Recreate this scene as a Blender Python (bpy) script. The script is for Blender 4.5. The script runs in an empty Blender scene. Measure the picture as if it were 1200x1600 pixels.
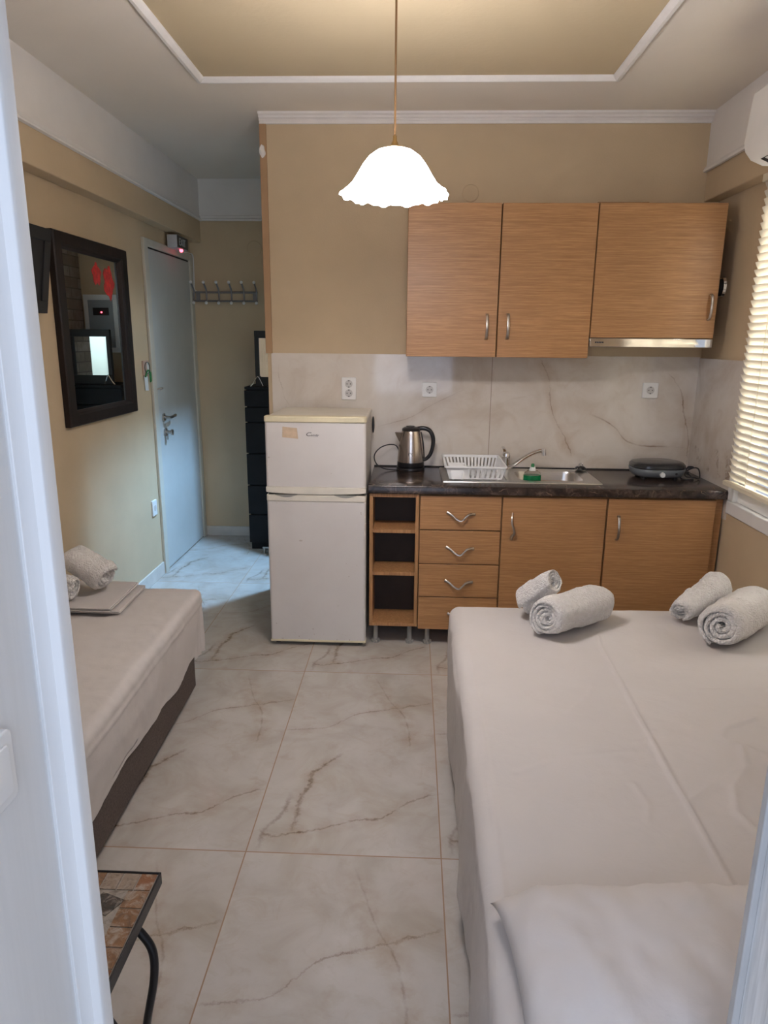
import bpy, bmesh, math, random
from mathutils import Vector, Matrix, noise
random.seed(7)
C = bpy.context.scene.collection
SC = bpy.context.scene
PI = math.pi

# ------------------------------------------------------------------ camera
CAM_H = 1.5338
YAW, PITCH, ROLL, FPX = .03844, .24269, .009116, 1089.1
def cam_basis():
    cy, sy = math.cos(YAW), math.sin(YAW)
    f = Vector((-sy, cy, 0)); r = Vector((cy, sy, 0)); u = Vector((0, 0, 1))
    cp, sp = math.cos(PITCH), math.sin(PITCH)
    f2 = f*cp - u*sp; u2 = u*cp + f*sp
    cr, sr = math.cos(ROLL), math.sin(ROLL)
    return r*cr + u2*sr, u2*cr - r*sr, f2
_r, _u, _f = cam_basis()
cam = bpy.data.cameras.new('camera'); cam_o = bpy.data.objects.new('camera', cam); C.objects.link(cam_o)
cam.sensor_fit = 'HORIZONTAL'; cam.sensor_width = 36; cam.lens = 36*FPX/1200; cam.clip_start = .03
m = Matrix.Identity(4)
for i in range(3):
    m[i][0] = _r[i]; m[i][1] = _u[i]; m[i][2] = -_f[i]
m[2][3] = CAM_H
cam_o.matrix_world = m
SC.camera = cam_o

# ------------------------------------------------------------------ light and exposure
SC.view_settings.view_transform = 'Standard'; SC.view_settings.look = 'None'
SC.view_settings.gamma = 1; SC.view_settings.use_curve_mapping = False
SC.view_settings.exposure = 0.25
W = bpy.data.worlds.new('world'); SC.world = W; W.use_nodes = True
bg = W.node_tree.nodes['Background']; bg.inputs[0].default_value = (.74, .83, 1, 1); bg.inputs[1].default_value = .55

def area(name, loc, target, sx, sy, energy, col):
    l = bpy.data.lights.new(name, 'AREA'); l.shape = 'RECTANGLE'; l.size = sx; l.size_y = sy
    l.energy = energy; l.color = col
    o = bpy.data.objects.new(name, l); C.objects.link(o); o.location = loc
    o.rotation_euler = (Vector(target)-Vector(loc)).to_track_quat('-Z', 'Y').to_euler()
    return o
def point(name, loc, energy, col, rad):
    l = bpy.data.lights.new(name, 'POINT'); l.energy = energy; l.color = col; l.shadow_soft_size = rad
    o = bpy.data.objects.new(name, l); C.objects.link(o); o.location = loc
    return o
area('daylight_balcony', (-.25, -.8, 1.7), (.1, 1.5, 1.0), 2.3, 1.7, 30, (.66, .77, 1))
area('daylight_window', (2.25, 2.6, 2.0), (1.5, 2.6, 1.45), 1.5, 1.5, 95, (1, .97, .90))
point('pendant_bulb', (-.066, 2.3, 1.99), 3.6, (1, .95, .96), .03)
_l = bpy.data.lights.new('bathroom_downlight', 'SPOT'); _l.energy = 285; _l.color = (.33, .62, 1); _l.shadow_soft_size = .035; _l.spot_size = math.radians(112); _l.spot_blend = 1
_o = bpy.data.objects.new('bathroom_downlight', _l); C.objects.link(_o); _o.location = (-.54, 4.46, 2.25)
_o.rotation_euler = (Vector((-1.0, 4.42, 0))-Vector((-.54, 4.46, 2.25))).to_track_quat('-Z', 'Y').to_euler()
point('bathroom_bounce', (-.20, 4.7, 2.2), 16, (.62, .80, 1), .10)

# ------------------------------------------------------------------ material helpers
def nmat(name):
    mt = bpy.data.materials.new(name); mt.use_nodes = True
    nt = mt.node_tree
    return mt, nt, nt.nodes['Principled BSDF']
def N(nt, t, **k):
    n = nt.nodes.new(t)
    for a, b in k.items(): setattr(n, a, b)
    return n
def L(nt, a, b): nt.links.new(a, b)
def M(nt, op, a, b=None, c=None, clamp=False):
    n = N(nt, 'ShaderNodeMath', operation=op, use_clamp=clamp)
    for i, v in enumerate((a, b, c)):
        if v is None: continue
        if isinstance(v, (int, float)): n.inputs[i].default_value = v
        else: L(nt, v, n.inputs[i])
    return n.outputs[0]
def coords(nt, scale=(1, 1, 1)):
    tc = N(nt, 'ShaderNodeTexCoord'); mp = N(nt, 'ShaderNodeMapping')
    mp.inputs['Scale'].default_value = scale
    L(nt, tc.outputs['Object'], mp.inputs[0]); return mp.outputs[0]
def tex_noise(nt, vec, scale, detail=4, rough=.55, dist=0):
    n = N(nt, 'ShaderNodeTexNoise'); n.inputs['Scale'].default_value = scale
    n.inputs['Detail'].default_value = detail; n.inputs['Roughness'].default_value = rough
    n.inputs['Distortion'].default_value = dist
    L(nt, vec, n.inputs['Vector']); return n.outputs['Fac']
def ramp(nt, fac, stops):
    n = N(nt, 'ShaderNodeValToRGB'); cr = n.color_ramp
    while len(cr.elements) < len(stops): cr.elements.new(.5)
    for e, (p, c) in zip(cr.elements, stops): e.position = p; e.color = (*c, 1)
    L(nt, fac, n.inputs[0]); return n.outputs[0]
def mix(nt, fac, a, b, mode='MIX'):
    n = N(nt, 'ShaderNodeMix', data_type='RGBA', blend_type=mode)
    if isinstance(fac, (int, float)): n.inputs[0].default_value = fac
    else: L(nt, fac, n.inputs[0])
    for i, v in ((6, a), (7, b)):
        if isinstance(v, tuple): n.inputs[i].default_value = (*v, 1)
        else: L(nt, v, n.inputs[i])
    return n.outputs[2]
def bump(nt, bs, h, strength=.2, dist=.01):
    b = N(nt, 'ShaderNodeBump'); b.inputs['Strength'].default_value = strength; b.inputs['Distance'].default_value = dist
    L(nt, h, b.inputs['Height']); L(nt, b.outputs[0], bs.inputs['Normal'])
def mat(name, col, rough=.5, metal=0, var=.06, vscale=12, bmp=0, bscale=80, spec=.5, stretch=(1, 1, 1), bdist=.004):
    mt, nt, bs = nmat(name)
    v = coords(nt, stretch)
    f = tex_noise(nt, v, vscale)
    lo = tuple(c*(1-var) for c in col); hi = tuple(min(1, c*(1+var)) for c in col)
    L(nt, ramp(nt, f, [(.3, lo), (.7, hi)]), bs.inputs['Base Color'])
    bs.inputs['Roughness'].default_value = rough; bs.inputs['Metallic'].default_value = metal
    bs.inputs['Specular IOR Level'].default_value = spec
    if bmp: bump(nt, bs, tex_noise(nt, v, bscale, 3), bmp, bdist)
    return mt
def emis(name, col, st):
    mt, nt, bs = nmat(name)
    bs.inputs['Base Color'].default_value = (*col, 1)
    bs.inputs['Emission Color'].default_value = (*col, 1); bs.inputs['Emission Strength'].default_value = st
    return mt
def wood(name, vertical=False, dark=1.0):
    mt, nt, bs = nmat(name)
    sc = (40, 40, 1.6) if vertical else (1.6, 40, 75)
    v = coords(nt, sc)
    a = tex_noise(nt, v, 2.2, 6, .65); b = tex_noise(nt, v, 9, 3, .6)
    f = M(nt, 'MULTIPLY_ADD', b, .45, M(nt, 'MULTIPLY', a, .6))
    k = dark
    c = ramp(nt, f, [(.33, (.27*k, .125*k, .047*k)), (.5, (.365*k, .182*k, .073*k)), (.66, (.50*k, .27*k, .118*k))])
    L(nt, c, bs.inputs['Base Color']); bs.inputs['Roughness'].default_value = .42
    bump(nt, bs, b, .08, .002)
    return mt

def curve_node(nt, val, pts):
    n = N(nt, 'ShaderNodeFloatCurve'); cv = n.mapping.curves[0]
    pts = sorted(pts)
    while len(cv.points) < len(pts): cv.points.new(.5, .5)
    for p, q in zip(cv.points, pts): p.location = q
    n.mapping.update(); L(nt, val, n.inputs['Value']); return n.outputs[0]
def vein(nt, a, b, pts, width, wob=None, soft=.05):
    """mask of a vein b = curve(a); a, b in 0..1"""
    a0 = min(p[0] for p in pts); a1 = max(p[0] for p in pts)
    c = curve_node(nt, a, pts)
    bb = b if wob is None else M(nt, 'ADD', b, wob)
    d = M(nt, 'ABSOLUTE', M(nt, 'SUBTRACT', bb, c))
    n = N(nt, 'ShaderNodeMapRange', interpolation_type='SMOOTHSTEP')
    L(nt, d, n.inputs[0]); n.inputs[1].default_value = 0; n.inputs[2].default_value = width
    n.inputs[3].default_value = 1; n.inputs[4].default_value = 0
    e0 = M(nt, 'MULTIPLY', M(nt, 'SUBTRACT', a, a0-.001), 1/soft, clamp=True)
    e1 = M(nt, 'MULTIPLY', M(nt, 'SUBTRACT', a1+.001, a), 1/soft, clamp=True)
    return M(nt, 'MULTIPLY', n.outputs[0], M(nt, 'MULTIPLY', e0, e1))

TILE_X, TILE_Y = -.4857, 1.8132
def floor_mat():
    mt, nt, bs = nmat('marble_floor_tiles')
    tc = N(nt, 'ShaderNodeTexCoord'); sp = N(nt, 'ShaderNodeSeparateXYZ'); L(nt, tc.outputs['Object'], sp.inputs[0])
    X, Y = sp.outputs[0], sp.outputs[1]
    u = M(nt, 'FRACT', M(nt, 'MULTIPLY', M(nt, 'SUBTRACT', X, TILE_X), 1/.6))
    v = M(nt, 'FRACT', M(nt, 'MULTIPLY', M(nt, 'SUBTRACT', Y, TILE_Y), 1/1.2))
    P = tc.outputs['Object']
    cb = N(nt, 'ShaderNodeCombineXYZ'); L(nt, u, cb.inputs[0]); L(nt, M(nt, 'MULTIPLY', v, 2), cb.inputs[1])
    Q = cb.outputs[0]
    wob = M(nt, 'MULTIPLY', M(nt, 'SUBTRACT', tex_noise(nt, Q, 7, 5, .7), .5), .05)
    wobs = M(nt, 'MULTIPLY', M(nt, 'SUBTRACT', tex_noise(nt, Q, 26, 5, .75), .5), .036)
    base = ramp(nt, tex_noise(nt, Q, 2.3, 6, .6, .7), [(.3, (.385, .345, .30)), (.5, (.455, .42, .385)), (.72, (.51, .48, .45))])
    cloud = tex_noise(nt, Q, 5, 5, .65, 1.2)
    base = mix(nt, M(nt, 'MULTIPLY', M(nt, 'SUBTRACT', cloud, .52, clamp=True), 2.2, clamp=True), base, (.36, .295, .225))
    brown, tan = (.12, .072, .042), (.29, .20, .125)
    pa = [(0, .574), (.15, .586), (.27, .596), (.39, .652), (.468, .69), (.62, .715), (.736, .736), (1, .779)]
    pc = [(.03, .085), (.095, .061), (.193, .071), (.316, .087), (.44, .112), (.566, .137), (.671, .143), (.763, .182), (.828, .214), (1, .262)]
    pb = [(.073, .206), (.137, .216), (.219, .215), (.287, .25), (.333, .243), (.371, .295), (.452, .411)]
    pd = [(.465, .835), (.62, .82), (.70, .78), (.777, .696), (.874, .628), (.969, .56)]
    pe = [(.0, .05), (.035, .058), (.08, .06), (.15, .13), (.25, .15)]
    layers = [
        (vein(nt, u, v, pa, .05, wob), tan, .28), (vein(nt, u, v, pc, .06, wob), tan, .35),
        (vein(nt, v, u, pd, .13, wob), tan, .42), (vein(nt, v, u, pb, .10, wob), tan, .35),
        (vein(nt, u, v, pa, .0055, wobs), brown, .62), (vein(nt, u, v, pc, .007, wobs), brown, .8),
        (vein(nt, v, u, pb, .022, M(nt, 'MULTIPLY', wobs, 2.4)), brown, .85), (vein(nt, v, u, pd, .010, wobs), brown, .38),
        (vein(nt, v, u, pe, .022, M(nt, 'MULTIPLY', wobs, 2.0)), brown, .55)]
    col = base
    brk = M(nt, 'MULTIPLY_ADD', tex_noise(nt, Q, 9, 4, .6), 2.6, -.75, clamp=True)
    for mk, c, s in layers:
        col = mix(nt, M(nt, 'MULTIPLY', M(nt, 'MULTIPLY', mk, s), brk), col, c)
    gu = M(nt, 'MINIMUM', u, M(nt, 'SUBTRACT', 1, u)); gv = M(nt, 'MINIMUM', v, M(nt, 'SUBTRACT', 1, v))
    g = M(nt, 'MAXIMUM', M(nt, 'LESS_THAN', gu, .0032), M(nt, 'LESS_THAN', gv, .0017))
    col = mix(nt, g, col, (.27, .17, .105))
    L(nt, col, bs.inputs['Base Color'])
    L(nt, M(nt, 'MULTIPLY_ADD', g, .5, .09), bs.inputs['Roughness'])
    bs.inputs['Specular IOR Level'].default_value = .5
    return mt
def splash_mat():
    mt, nt, bs = nmat('marble_wall_tiles')
    tc = N(nt, 'ShaderNodeTexCoord'); sp = N(nt, 'ShaderNodeSeparateXYZ'); P = tc.outputs['Object']; L(nt, P, sp.inputs[0])
    u = M(nt, 'MULTIPLY', M(nt, 'ADD', sp.outputs[0], .8), 1/2.4)
    w = M(nt, 'MULTIPLY', M(nt, 'SUBTRACT', sp.outputs[2], .8), 1/.7)
    wob = M(nt, 'MULTIPLY', M(nt, 'SUBTRACT', tex_noise(nt, P, 9, 5, .7), .5), .03)
    wob2 = M(nt, 'MULTIPLY', wob, .75)
    base = ramp(nt, tex_noise(nt, P, 3.2, 6, .6, .7), [(.3, (.56, .48, .40)), (.52, (.66, .60, .535)), (.75, (.72, .67, .615))])
    cl = tex_noise(nt, P, 6, 5, .6, 1.5)
    base = mix(nt, M(nt, 'MULTIPLY', M(nt, 'SUBTRACT', cl, .55, clamp=True), 2, clamp=True), base, (.52, .41, .32))
    U = lambda x: (x+.8)/2.4
    Wz = lambda z: (z-.8)/.7
    brown, tan = (.20, .115, .065), (.40, .27, .17)
    def hv(pts): return [(U(a), Wz(b)) for a, b in pts]
    def vv(pts): return [(Wz(b), U(a)) for a, b in pts]
    E_ = vv([(.686, 1.442), (.736, 1.308), (.762, 1.17), (.834, 1.031), (.888, .908)])
    F_ = hv([(.96, 1.15), (1.035, 1.122), (1.108, 1.077), (1.203, .994), (1.291, .978), (1.395, .979), (1.5, .974)])
    G_ = vv([(1.36, 1.38), (1.39, 1.349), (1.439, 1.275), (1.473, 1.145), (1.508, 1.041), (1.512, .864)])
    H_ = hv([(-.2, 1.06), (-.1, 1.089), (-.012, 1.118), (.11, 1.19), (.25, 1.26), (.315, 1.293)])
    I_ = hv([(.459, 1.18), (.544, 1.223), (.66, 1.25)])
    L_ = vv([(-.735, 1.40), (-.731, 1.343), (-.714, 1.291), (-.695, 1.204), (-.678, 1.173)])
    col = base
    brk = M(nt, 'MULTIPLY_ADD', tex_noise(nt, P, 8, 4), 3.2, -1.05, clamp=True)
    for mk, c, s in [(vein(nt, w, u, E_, .02, wob), tan, .4), (vein(nt, w, u, G_, .03, wob), tan, .3), (vein(nt, u, w, F_, .07, wob), tan, .35), (vein(nt, u, w, H_, .07, wob), tan, .3),
                     (vein(nt, w, u, E_, .0022, wob2), brown, .6), (vein(nt, u, w, F_, .010, wob2), brown, .75), (vein(nt, w, u, G_, .0025, wob2), brown, .7),
                     (vein(nt, u, w, H_, .006, wob2), brown, .35), (vein(nt, u, w, I_, .006, wob2), brown, .4), (vein(nt, w, u, L_, .002, wob2), brown, .8)]:
        col = mix(nt, M(nt, 'MULTIPLY', M(nt, 'MULTIPLY', mk, s), brk), col, c)
    seam = M(nt, 'LESS_THAN', M(nt, 'ABSOLUTE', M(nt, 'SUBTRACT', sp.outputs[0], .428)), .0018)
    col = mix(nt, M(nt, 'MULTIPLY', seam, .75), col, (.25, .18, .13))
    L(nt, col, bs.inputs['Base Color']); bs.inputs['Roughness'].default_value = .07
    return mt
def emperador():
    mt, nt, bs = nmat('dark_marble_laminate')
    v = coords(nt)
    wv = N(nt, 'ShaderNodeVectorMath', operation='MULTIPLY_ADD')
    nn = N(nt, 'ShaderNodeTexNoise'); nn.inputs['Scale'].default_value = 9; nn.inputs['Detail'].default_value = 5; L(nt, v, nn.inputs[0])
    L(nt, nn.outputs['Color'], wv.inputs[0]); wv.inputs[1].default_value = (.13, .13, .13); L(nt, v, wv.inputs[2])
    vo = N(nt, 'ShaderNodeTexVoronoi', feature='DISTANCE_TO_EDGE'); vo.inputs['Scale'].default_value = 13; L(nt, wv.outputs[0], vo.inputs['Vector'])
    base = ramp(nt, tex_noise(nt, v, 14, 6, .65, .8), [(.3, (.014, .010, .009)), (.52, (.038, .026, .022)), (.7, (.12, .082, .064))])
    mk = M(nt, 'MULTIPLY', M(nt, 'LESS_THAN', vo.outputs[0], .020), M(nt, 'MULTIPLY_ADD', tex_noise(nt, v, 16, 4), 3.2, -1.45, clamp=True))
    L(nt, mix(nt, mk, base, (.27, .18, .12)), bs.inputs['Base Color'])
    bs.inputs['Roughness'].default_value = .2; bs.inputs['Specular IOR Level'].default_value = .3
    return mt
def brick_mat():
    mt, nt, bs = nmat('stone_cladding')
    tc = N(nt, 'ShaderNodeTexCoord'); sp = N(nt, 'ShaderNodeSeparateXYZ'); L(nt, tc.outputs['Object'], sp.inputs[0])
    cb = N(nt, 'ShaderNodeCombineXYZ'); L(nt, sp.outputs[1], cb.inputs[0]); L(nt, sp.outputs[2], cb.inputs[1])
    b = N(nt, 'ShaderNodeTexBrick'); L(nt, cb.outputs[0], b.inputs['Vector'])
    b.inputs['Scale'].default_value = 1; b.inputs['Brick Width'].default_value = .22; b.inputs['Row Height'].default_value = .075
    b.inputs['Mortar Size'].default_value = .004; b.inputs['Color1'].default_value = (.30, .23, .17, 1); b.inputs['Color2'].default_value = (.50, .42, .34, 1)
    b.inputs['Mortar'].default_value = (.16, .12, .09, 1)
    n = tex_noise(nt, tc.outputs['Object'], 18, 5)
    L(nt, mix(nt, M(nt, 'MULTIPLY_ADD', n, 2, -.7, clamp=True), b.outputs[0], (.24, .17, .12)), bs.inputs['Base Color'])
    bs.inputs['Roughness'].default_value = .8; bump(nt, bs, n, .5, .01)
    return mt
def terry():
    mt, nt, bs = nmat('terry_cotton')
    v = coords(nt); f = tex_noise(nt, v, 150, 2)
    L(nt, ramp(nt, tex_noise(nt, v, 60, 3), [(.3, (.70, .66, .62)), (.7, (.80, .765, .73))]), bs.inputs['Base Color'])
    bs.inputs['Roughness'].default_value = .95; bs.inputs['Specular IOR Level'].default_value = .1
    bs.inputs['Sheen Weight'].default_value = .25
    bump(nt, bs, f, 1, .012)
    return mt
def linen(name, col):
    mt, nt, bs = nmat(name)
    v = coords(nt)
    L(nt, ramp(nt, tex_noise(nt, v, 5, 3), [(.3, tuple(c*.97 for c in col)), (.7, col)]), bs.inputs['Base Color'])
    bs.inputs['Roughness'].default_value = .85; bs.inputs['Specular IOR Level'].default_value = .2
    h = M(nt, 'ADD', M(nt, 'MULTIPLY', tex_noise(nt, v, 9, 4, .6, .6), 1.0), M(nt, 'MULTIPLY', tex_noise(nt, v, 420, 1), .03))
    bump(nt, bs, h, .22, .012)
    return mt
def glass(name, col=(1, 1, 1), rough=0, ior=1.45):
    mt, nt, bs = nmat(name)
    bs.inputs['Base Color'].default_value = (*col, 1); bs.inputs['Transmission Weight'].default_value = 1
    bs.inputs['Roughness'].default_value = rough; bs.inputs['IOR'].default_value = ior
    return mt
def slat_mat():
    mt, nt, bs = nmat('blind_slat_cream')
    d = N(nt, 'ShaderNodeBsdfDiffuse'); t = N(nt, 'ShaderNodeBsdfTranslucent'); mx = N(nt, 'ShaderNodeMixShader')
    v = coords(nt); c = ramp(nt, tex_noise(nt, v, 8), [(.3, (.80, .76, .68)), (.7, (.86, .82, .74))])
    L(nt, c, d.inputs[0]); L(nt, c, t.inputs[0]); mx.inputs[0].default_value = .42
    L(nt, d.outputs[0], mx.inputs[1]); L(nt, t.outputs[0], mx.inputs[2])
    L(nt, mx.outputs[0], nt.nodes['Material Output'].inputs[0])
    return mt
def shade_mat():
    mt, nt, bs = nmat('opal_glass_lit')
    v = coords(nt)
    L(nt, ramp(nt, tex_noise(nt, v, 6), [(.3, (1, .955, .98)), (.7, (1, .965, 1))]), bs.inputs['Emission Color'])
    bs.inputs['Base Color'].default_value = (.9, .88, .84, 1); bs.inputs['Roughness'].default_value = .25
    bs.inputs['Emission Strength'].default_value = 31
    return mt
def fridge_mat():
    mt, nt, bs = nmat('aged_white_enamel')
    v = coords(nt); sp = N(nt, 'ShaderNodeSeparateXYZ'); L(nt, v, sp.inputs[0])
    base = ramp(nt, tex_noise(nt, v, 3), [(.3, (.64, .60, .575)), (.7, (.70, .665, .64))])
    spots = M(nt, 'GREATER_THAN', tex_noise(nt, v, 70, 3, .6), .66)
    lowmask = N(nt, 'ShaderNodeMapRange'); L(nt, sp.outputs[2], lowmask.inputs[0])
    lowmask.inputs[1].default_value = .085; lowmask.inputs[2].default_value = .02; lowmask.inputs[3].default_value = 0; lowmask.inputs[4].default_value = 1
    col = mix(nt, M(nt, 'MULTIPLY', spots, lowmask.outputs[0], clamp=True), base, (.28, .14, .06))
    rare = M(nt, 'GREATER_THAN', tex_noise(nt, v, 38, 2, .5), .745)
    col = mix(nt, M(nt, 'MULTIPLY', rare, .5), col, (.35, .27, .21))
    L(nt, col, bs.inputs['Base Color']); bs.inputs['Roughness'].default_value = .35
    return mt
def mosaic_mat():
    mt, nt, bs = nmat('slate_mosaic')
    a = N(nt, 'ShaderNodeVertexColor'); a.layer_name = 'tile'
    v = coords(nt); f = tex_noise(nt, v, 45, 5, .7, .8)
    L(nt, mix(nt, M(nt, 'MULTIPLY_ADD', f, 4.5, -2.15, clamp=True), mix(nt, M(nt, 'MULTIPLY_ADD', tex_noise(nt, v, 30, 5, .7, 1.2), 4, -2, clamp=True), a.outputs[0], (.09, .06, .045)), (.36, .31, .265)), bs.inputs['Base Color'])
    bs.inputs['Roughness'].default_value = .5; bs.inputs['Specular IOR Level'].default_value = .3; bump(nt, bs, f, .4, .006)
    return mt
def white_paint(name, streak=0.0):
    mt, nt, bs = nmat(name)
    v = coords(nt, (60, 60, 2.5)); f = tex_noise(nt, v, 1.6, 5, .6)
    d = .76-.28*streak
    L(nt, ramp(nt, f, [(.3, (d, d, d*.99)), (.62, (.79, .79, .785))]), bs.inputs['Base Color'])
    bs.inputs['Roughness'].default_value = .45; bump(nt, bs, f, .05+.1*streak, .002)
    return mt

MT = dict(
    wall=mat('beige_wall_paint', (.575, .45, .30), .85, var=.05, vscale=3, bmp=.15, bscale=120, spec=.2),
    white=mat('white_wall_paint', (.80, .765, .73), .8, var=.03, vscale=4, bmp=.12, bscale=90, spec=.2),
    ceil=mat('ceiling_paint', (.78, .715, .63), .85, var=.03, vscale=2, bmp=.12, bscale=60, spec=.2),
    cream=mat('ceiling_panel_paint', (.56, .455, .30), .85, var=.03, vscale=2, bmp=.2, bscale=50, spec=.2),
    mould=mat('moulding_white', (.80, .77, .74), .7, var=.03, bmp=.1),
    strip=mat('corner_strip_tan', (.40, .245, .13), .6, var=.08, vscale=5),
    floor=floor_mat(), splash=splash_mat(), brick=brick_mat(),
    base=mat('skirting_tile', (.66, .62, .57), .2, var=.08, vscale=9),
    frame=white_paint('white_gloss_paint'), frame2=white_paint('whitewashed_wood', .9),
    seal=mat('grey_seal', (.42, .41, .40), .7),
    oak=wood('oak_veneer'), oakv=wood('oak_veneer_upright', True), oakd=wood('oak_edge', True, .82),
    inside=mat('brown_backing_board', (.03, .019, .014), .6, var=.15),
    worktop=emperador(), steel=mat('brushed_steel', (.60, .58, .56), .28, 1, var=.08, vscale=40, stretch=(1, 25, 25)),
    rackmetal=mat('rack_metal', (.24, .23, .23), .35, .6), chrome=mat('chrome', (.78, .77, .76), .09, 1), nickel=mat('antique_nickel', (.48, .44, .40), .3, 1, var=.15, vscale=60),
    kettle=mat('kettle_steel', (.56, .50, .46), .24, 1, var=.08, vscale=30, stretch=(14, 14, .6)),
    black=mat('black_plastic', (.018, .017, .018), .32), blackm=mat('black_matte', (.016, .015, .016), .6),
    fridge=fridge_mat(), fside=mat('fridge_side_paint', (.58, .55, .53), .4), yellow=mat('yellowed_plastic', (.72, .64, .44), .4, var=.06),
    fcap=mat('fridge_lid_plastic', (.72, .67, .58), .4), dark=mat('dark_gap', (.02, .018, .016), .7), grey=mat('grey_plastic', (.30, .285, .26), .5),
    tape=mat('tan_tape', (.60, .45, .31), .7, var=.12, vscale=40), ink=mat('grey_ink', (.08, .075, .075), .5),
    wplast=mat('white_plastic', (.80, .79, .77), .3, var=.02), rack=mat('rack_plastic', (.86, .86, .86), .35, var=.02),
    socket=mat('socket_recess', (.56, .54, .52), .4), 
    hpgrey=mat('hotplate_grey', (.17, .185, .20), .35), hptop=mat('hotplate_lid_black', (.03, .03, .032), .16),
    soapg=mat('green_soap', (.005, .20, .065), .15), bottle=glass('clear_plastic', (.97, .98, .98), .02, 1.08), capg=mat('green_cap', (.01, .16, .05), .35),
    sheet=linen('white_bed_linen', (.54, .503, .48)), pillow=linen('pillow_linen', (.56, .525, .505)), towel=terry(),
    uph=mat('brown_upholstery', (.085, .062, .052), .9, var=.3, vscale=160, bmp=.4, bscale=300),
    mattress=mat('mattress_ticking', (.6, .58, .55), .9),
    shade=shade_mat(), brass=mat('antique_brass', (.40, .26, .11), .35, .9), cord=mat('brown_cord', (.22, .12, .05), .6),
    mframe=mat('espresso_wood', (.018, .011, .009), .5, spec=.25, var=.3, vscale=20, stretch=(1, 1, .3)), mirror=mat('mirror_silver', (.86, .88, .88), .015, 1, var=.01),
    red=mat('red_flower_film', (.62, .03, .025), .4, var=.35, vscale=45), 
    dresser=mat('black_brown_wood', (.008, .008, .010), .6, spec=.25, var=.2),
    door=mat('grey_white_door_paint', (.54, .55, .53), .5, var=.03, vscale=6, bmp=.08), dframe=mat('door_frame_paint', (.60, .57, .49), .5, var=.04),
    exitgrey=mat('exit_box_plastic', (.50, .50, .52), .5), exitblk=mat('exit_panel_black', (.01, .01, .013), .3), exitw=mat('exit_letters', (.50, .55, .57), .5),
    led=emis('red_led', (1, .08, .12), 6), panelgrey=mat('panel_door_grey', (.30, .325, .345), .4),
    slat=slat_mat(), rail=mat('blind_rail_cream', (.74, .67, .52), .5), pvc=mat('white_pvc', (.80, .80, .79), .3, var=.02), pane=glass('window_glass', (1, 1, 1), 0, 1.02),
    ac=mat('ac_white_plastic', (.78, .76, .73), .4, var=.02), mosaic=mosaic_mat(), iron=mat('black_iron', (.012, .012, .014), .35, .3),
    pink=mat('pink_plate', (.55, .38, .30), .6), green=mat('green_tag', (.03, .20, .06), .5), paper=mat('white_card', (.74, .77, .77), .6),
    cardboard=mat('brown_board', (.30, .17, .08), .7), redmark=mat('red_mark', (.35, .05, .03), .5),
    bathwhite=mat('bathroom_paint', (.75, .77, .78), .7),
)

# ------------------------------------------------------------------ geometry helpers
def box(bm, x0, x1, y0, y1, z0, z1):
    vs = [bm.verts.new(p) for p in [(x0, y0, z0), (x1, y0, z0), (x1, y1, z0), (x0, y1, z0), (x0, y0, z1), (x1, y0, z1), (x1, y1, z1), (x0, y1, z1)]]
    for f in [(0, 3, 2, 1), (4, 5, 6, 7), (0, 1, 5, 4), (1, 2, 6, 5), (2, 3, 7, 6), (3, 0, 4, 7)]:
        bm.faces.new([vs[i] for i in f])
    return vs
def frame_of(d):
    d = d.normalized(); a = Vector((0, 0, 1)) if abs(d.z) < .9 else Vector((1, 0, 0))
    x = d.cross(a).normalized(); return x, d.cross(x).normalized()
def cyl(bm, p0, p1, r0, r1=None, n=20, caps=True):
    r1 = r0 if r1 is None else r1
    p0, p1 = Vector(p0), Vector(p1); x, y = frame_of(p1-p0)
    A = [bm.verts.new(p0+(x*math.cos(2*PI*i/n)+y*math.sin(2*PI*i/n))*r0) for i in range(n)]
    B = [bm.verts.new(p1+(x*math.cos(2*PI*i/n)+y*math.sin(2*PI*i/n))*r1) for i in range(n)]
    for i in range(n): bm.faces.new((A[i], A[(i+1) % n], B[(i+1) % n], B[i]))
    if caps: bm.faces.new(A[::-1]); bm.faces.new(B)
def spline(pts, k=6):
    P = [Vector(p) for p in pts]; Q = [P[0]*2-P[1]]+P+[P[-1]*2-P[-2]]; out = []
    for i in range(1, len(Q)-2):
        a, b, c, d = Q[i-1:i+3]
        for j in range(k):
            t = j/k
            out.append(.5*((2*b)+(c-a)*t+(2*a-5*b+4*c-d)*t*t+(3*b-a-3*c+d)*t**3))
    out.append(P[-1]); return out
def tube(bm, pts, r, n=10, smooth=True, k=6):
    P = spline(pts, k) if smooth else [Vector(p) for p in pts]
    rf = r if callable(r) else (lambda t: r)
    rings = []; px = None
    for i, p in enumerate(P):
        d = (P[min(i+1, len(P)-1)]-P[max(i-1, 0)]).normalized()
        if px is None: x, y = frame_of(d)
        else:
            x = (px-d*px.dot(d)).normalized(); y = d.cross(x)
        px = x; rr = rf(i/(len(P)-1))
        rr = rr if isinstance(rr, tuple) else (rr, rr)
        rings.append([bm.verts.new(p+x*math.cos(2*PI*j/n)*rr[0]+y*math.sin(2*PI*j/n)*rr[1]) for j in range(n)])
    for a, b in zip(rings, rings[1:]):
        for j in range(n): bm.faces.new((a[j], a[(j+1) % n], b[(j+1) % n], b[j]))
    bm.faces.new(rings[0][::-1]); bm.faces.new(rings[-1])
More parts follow.
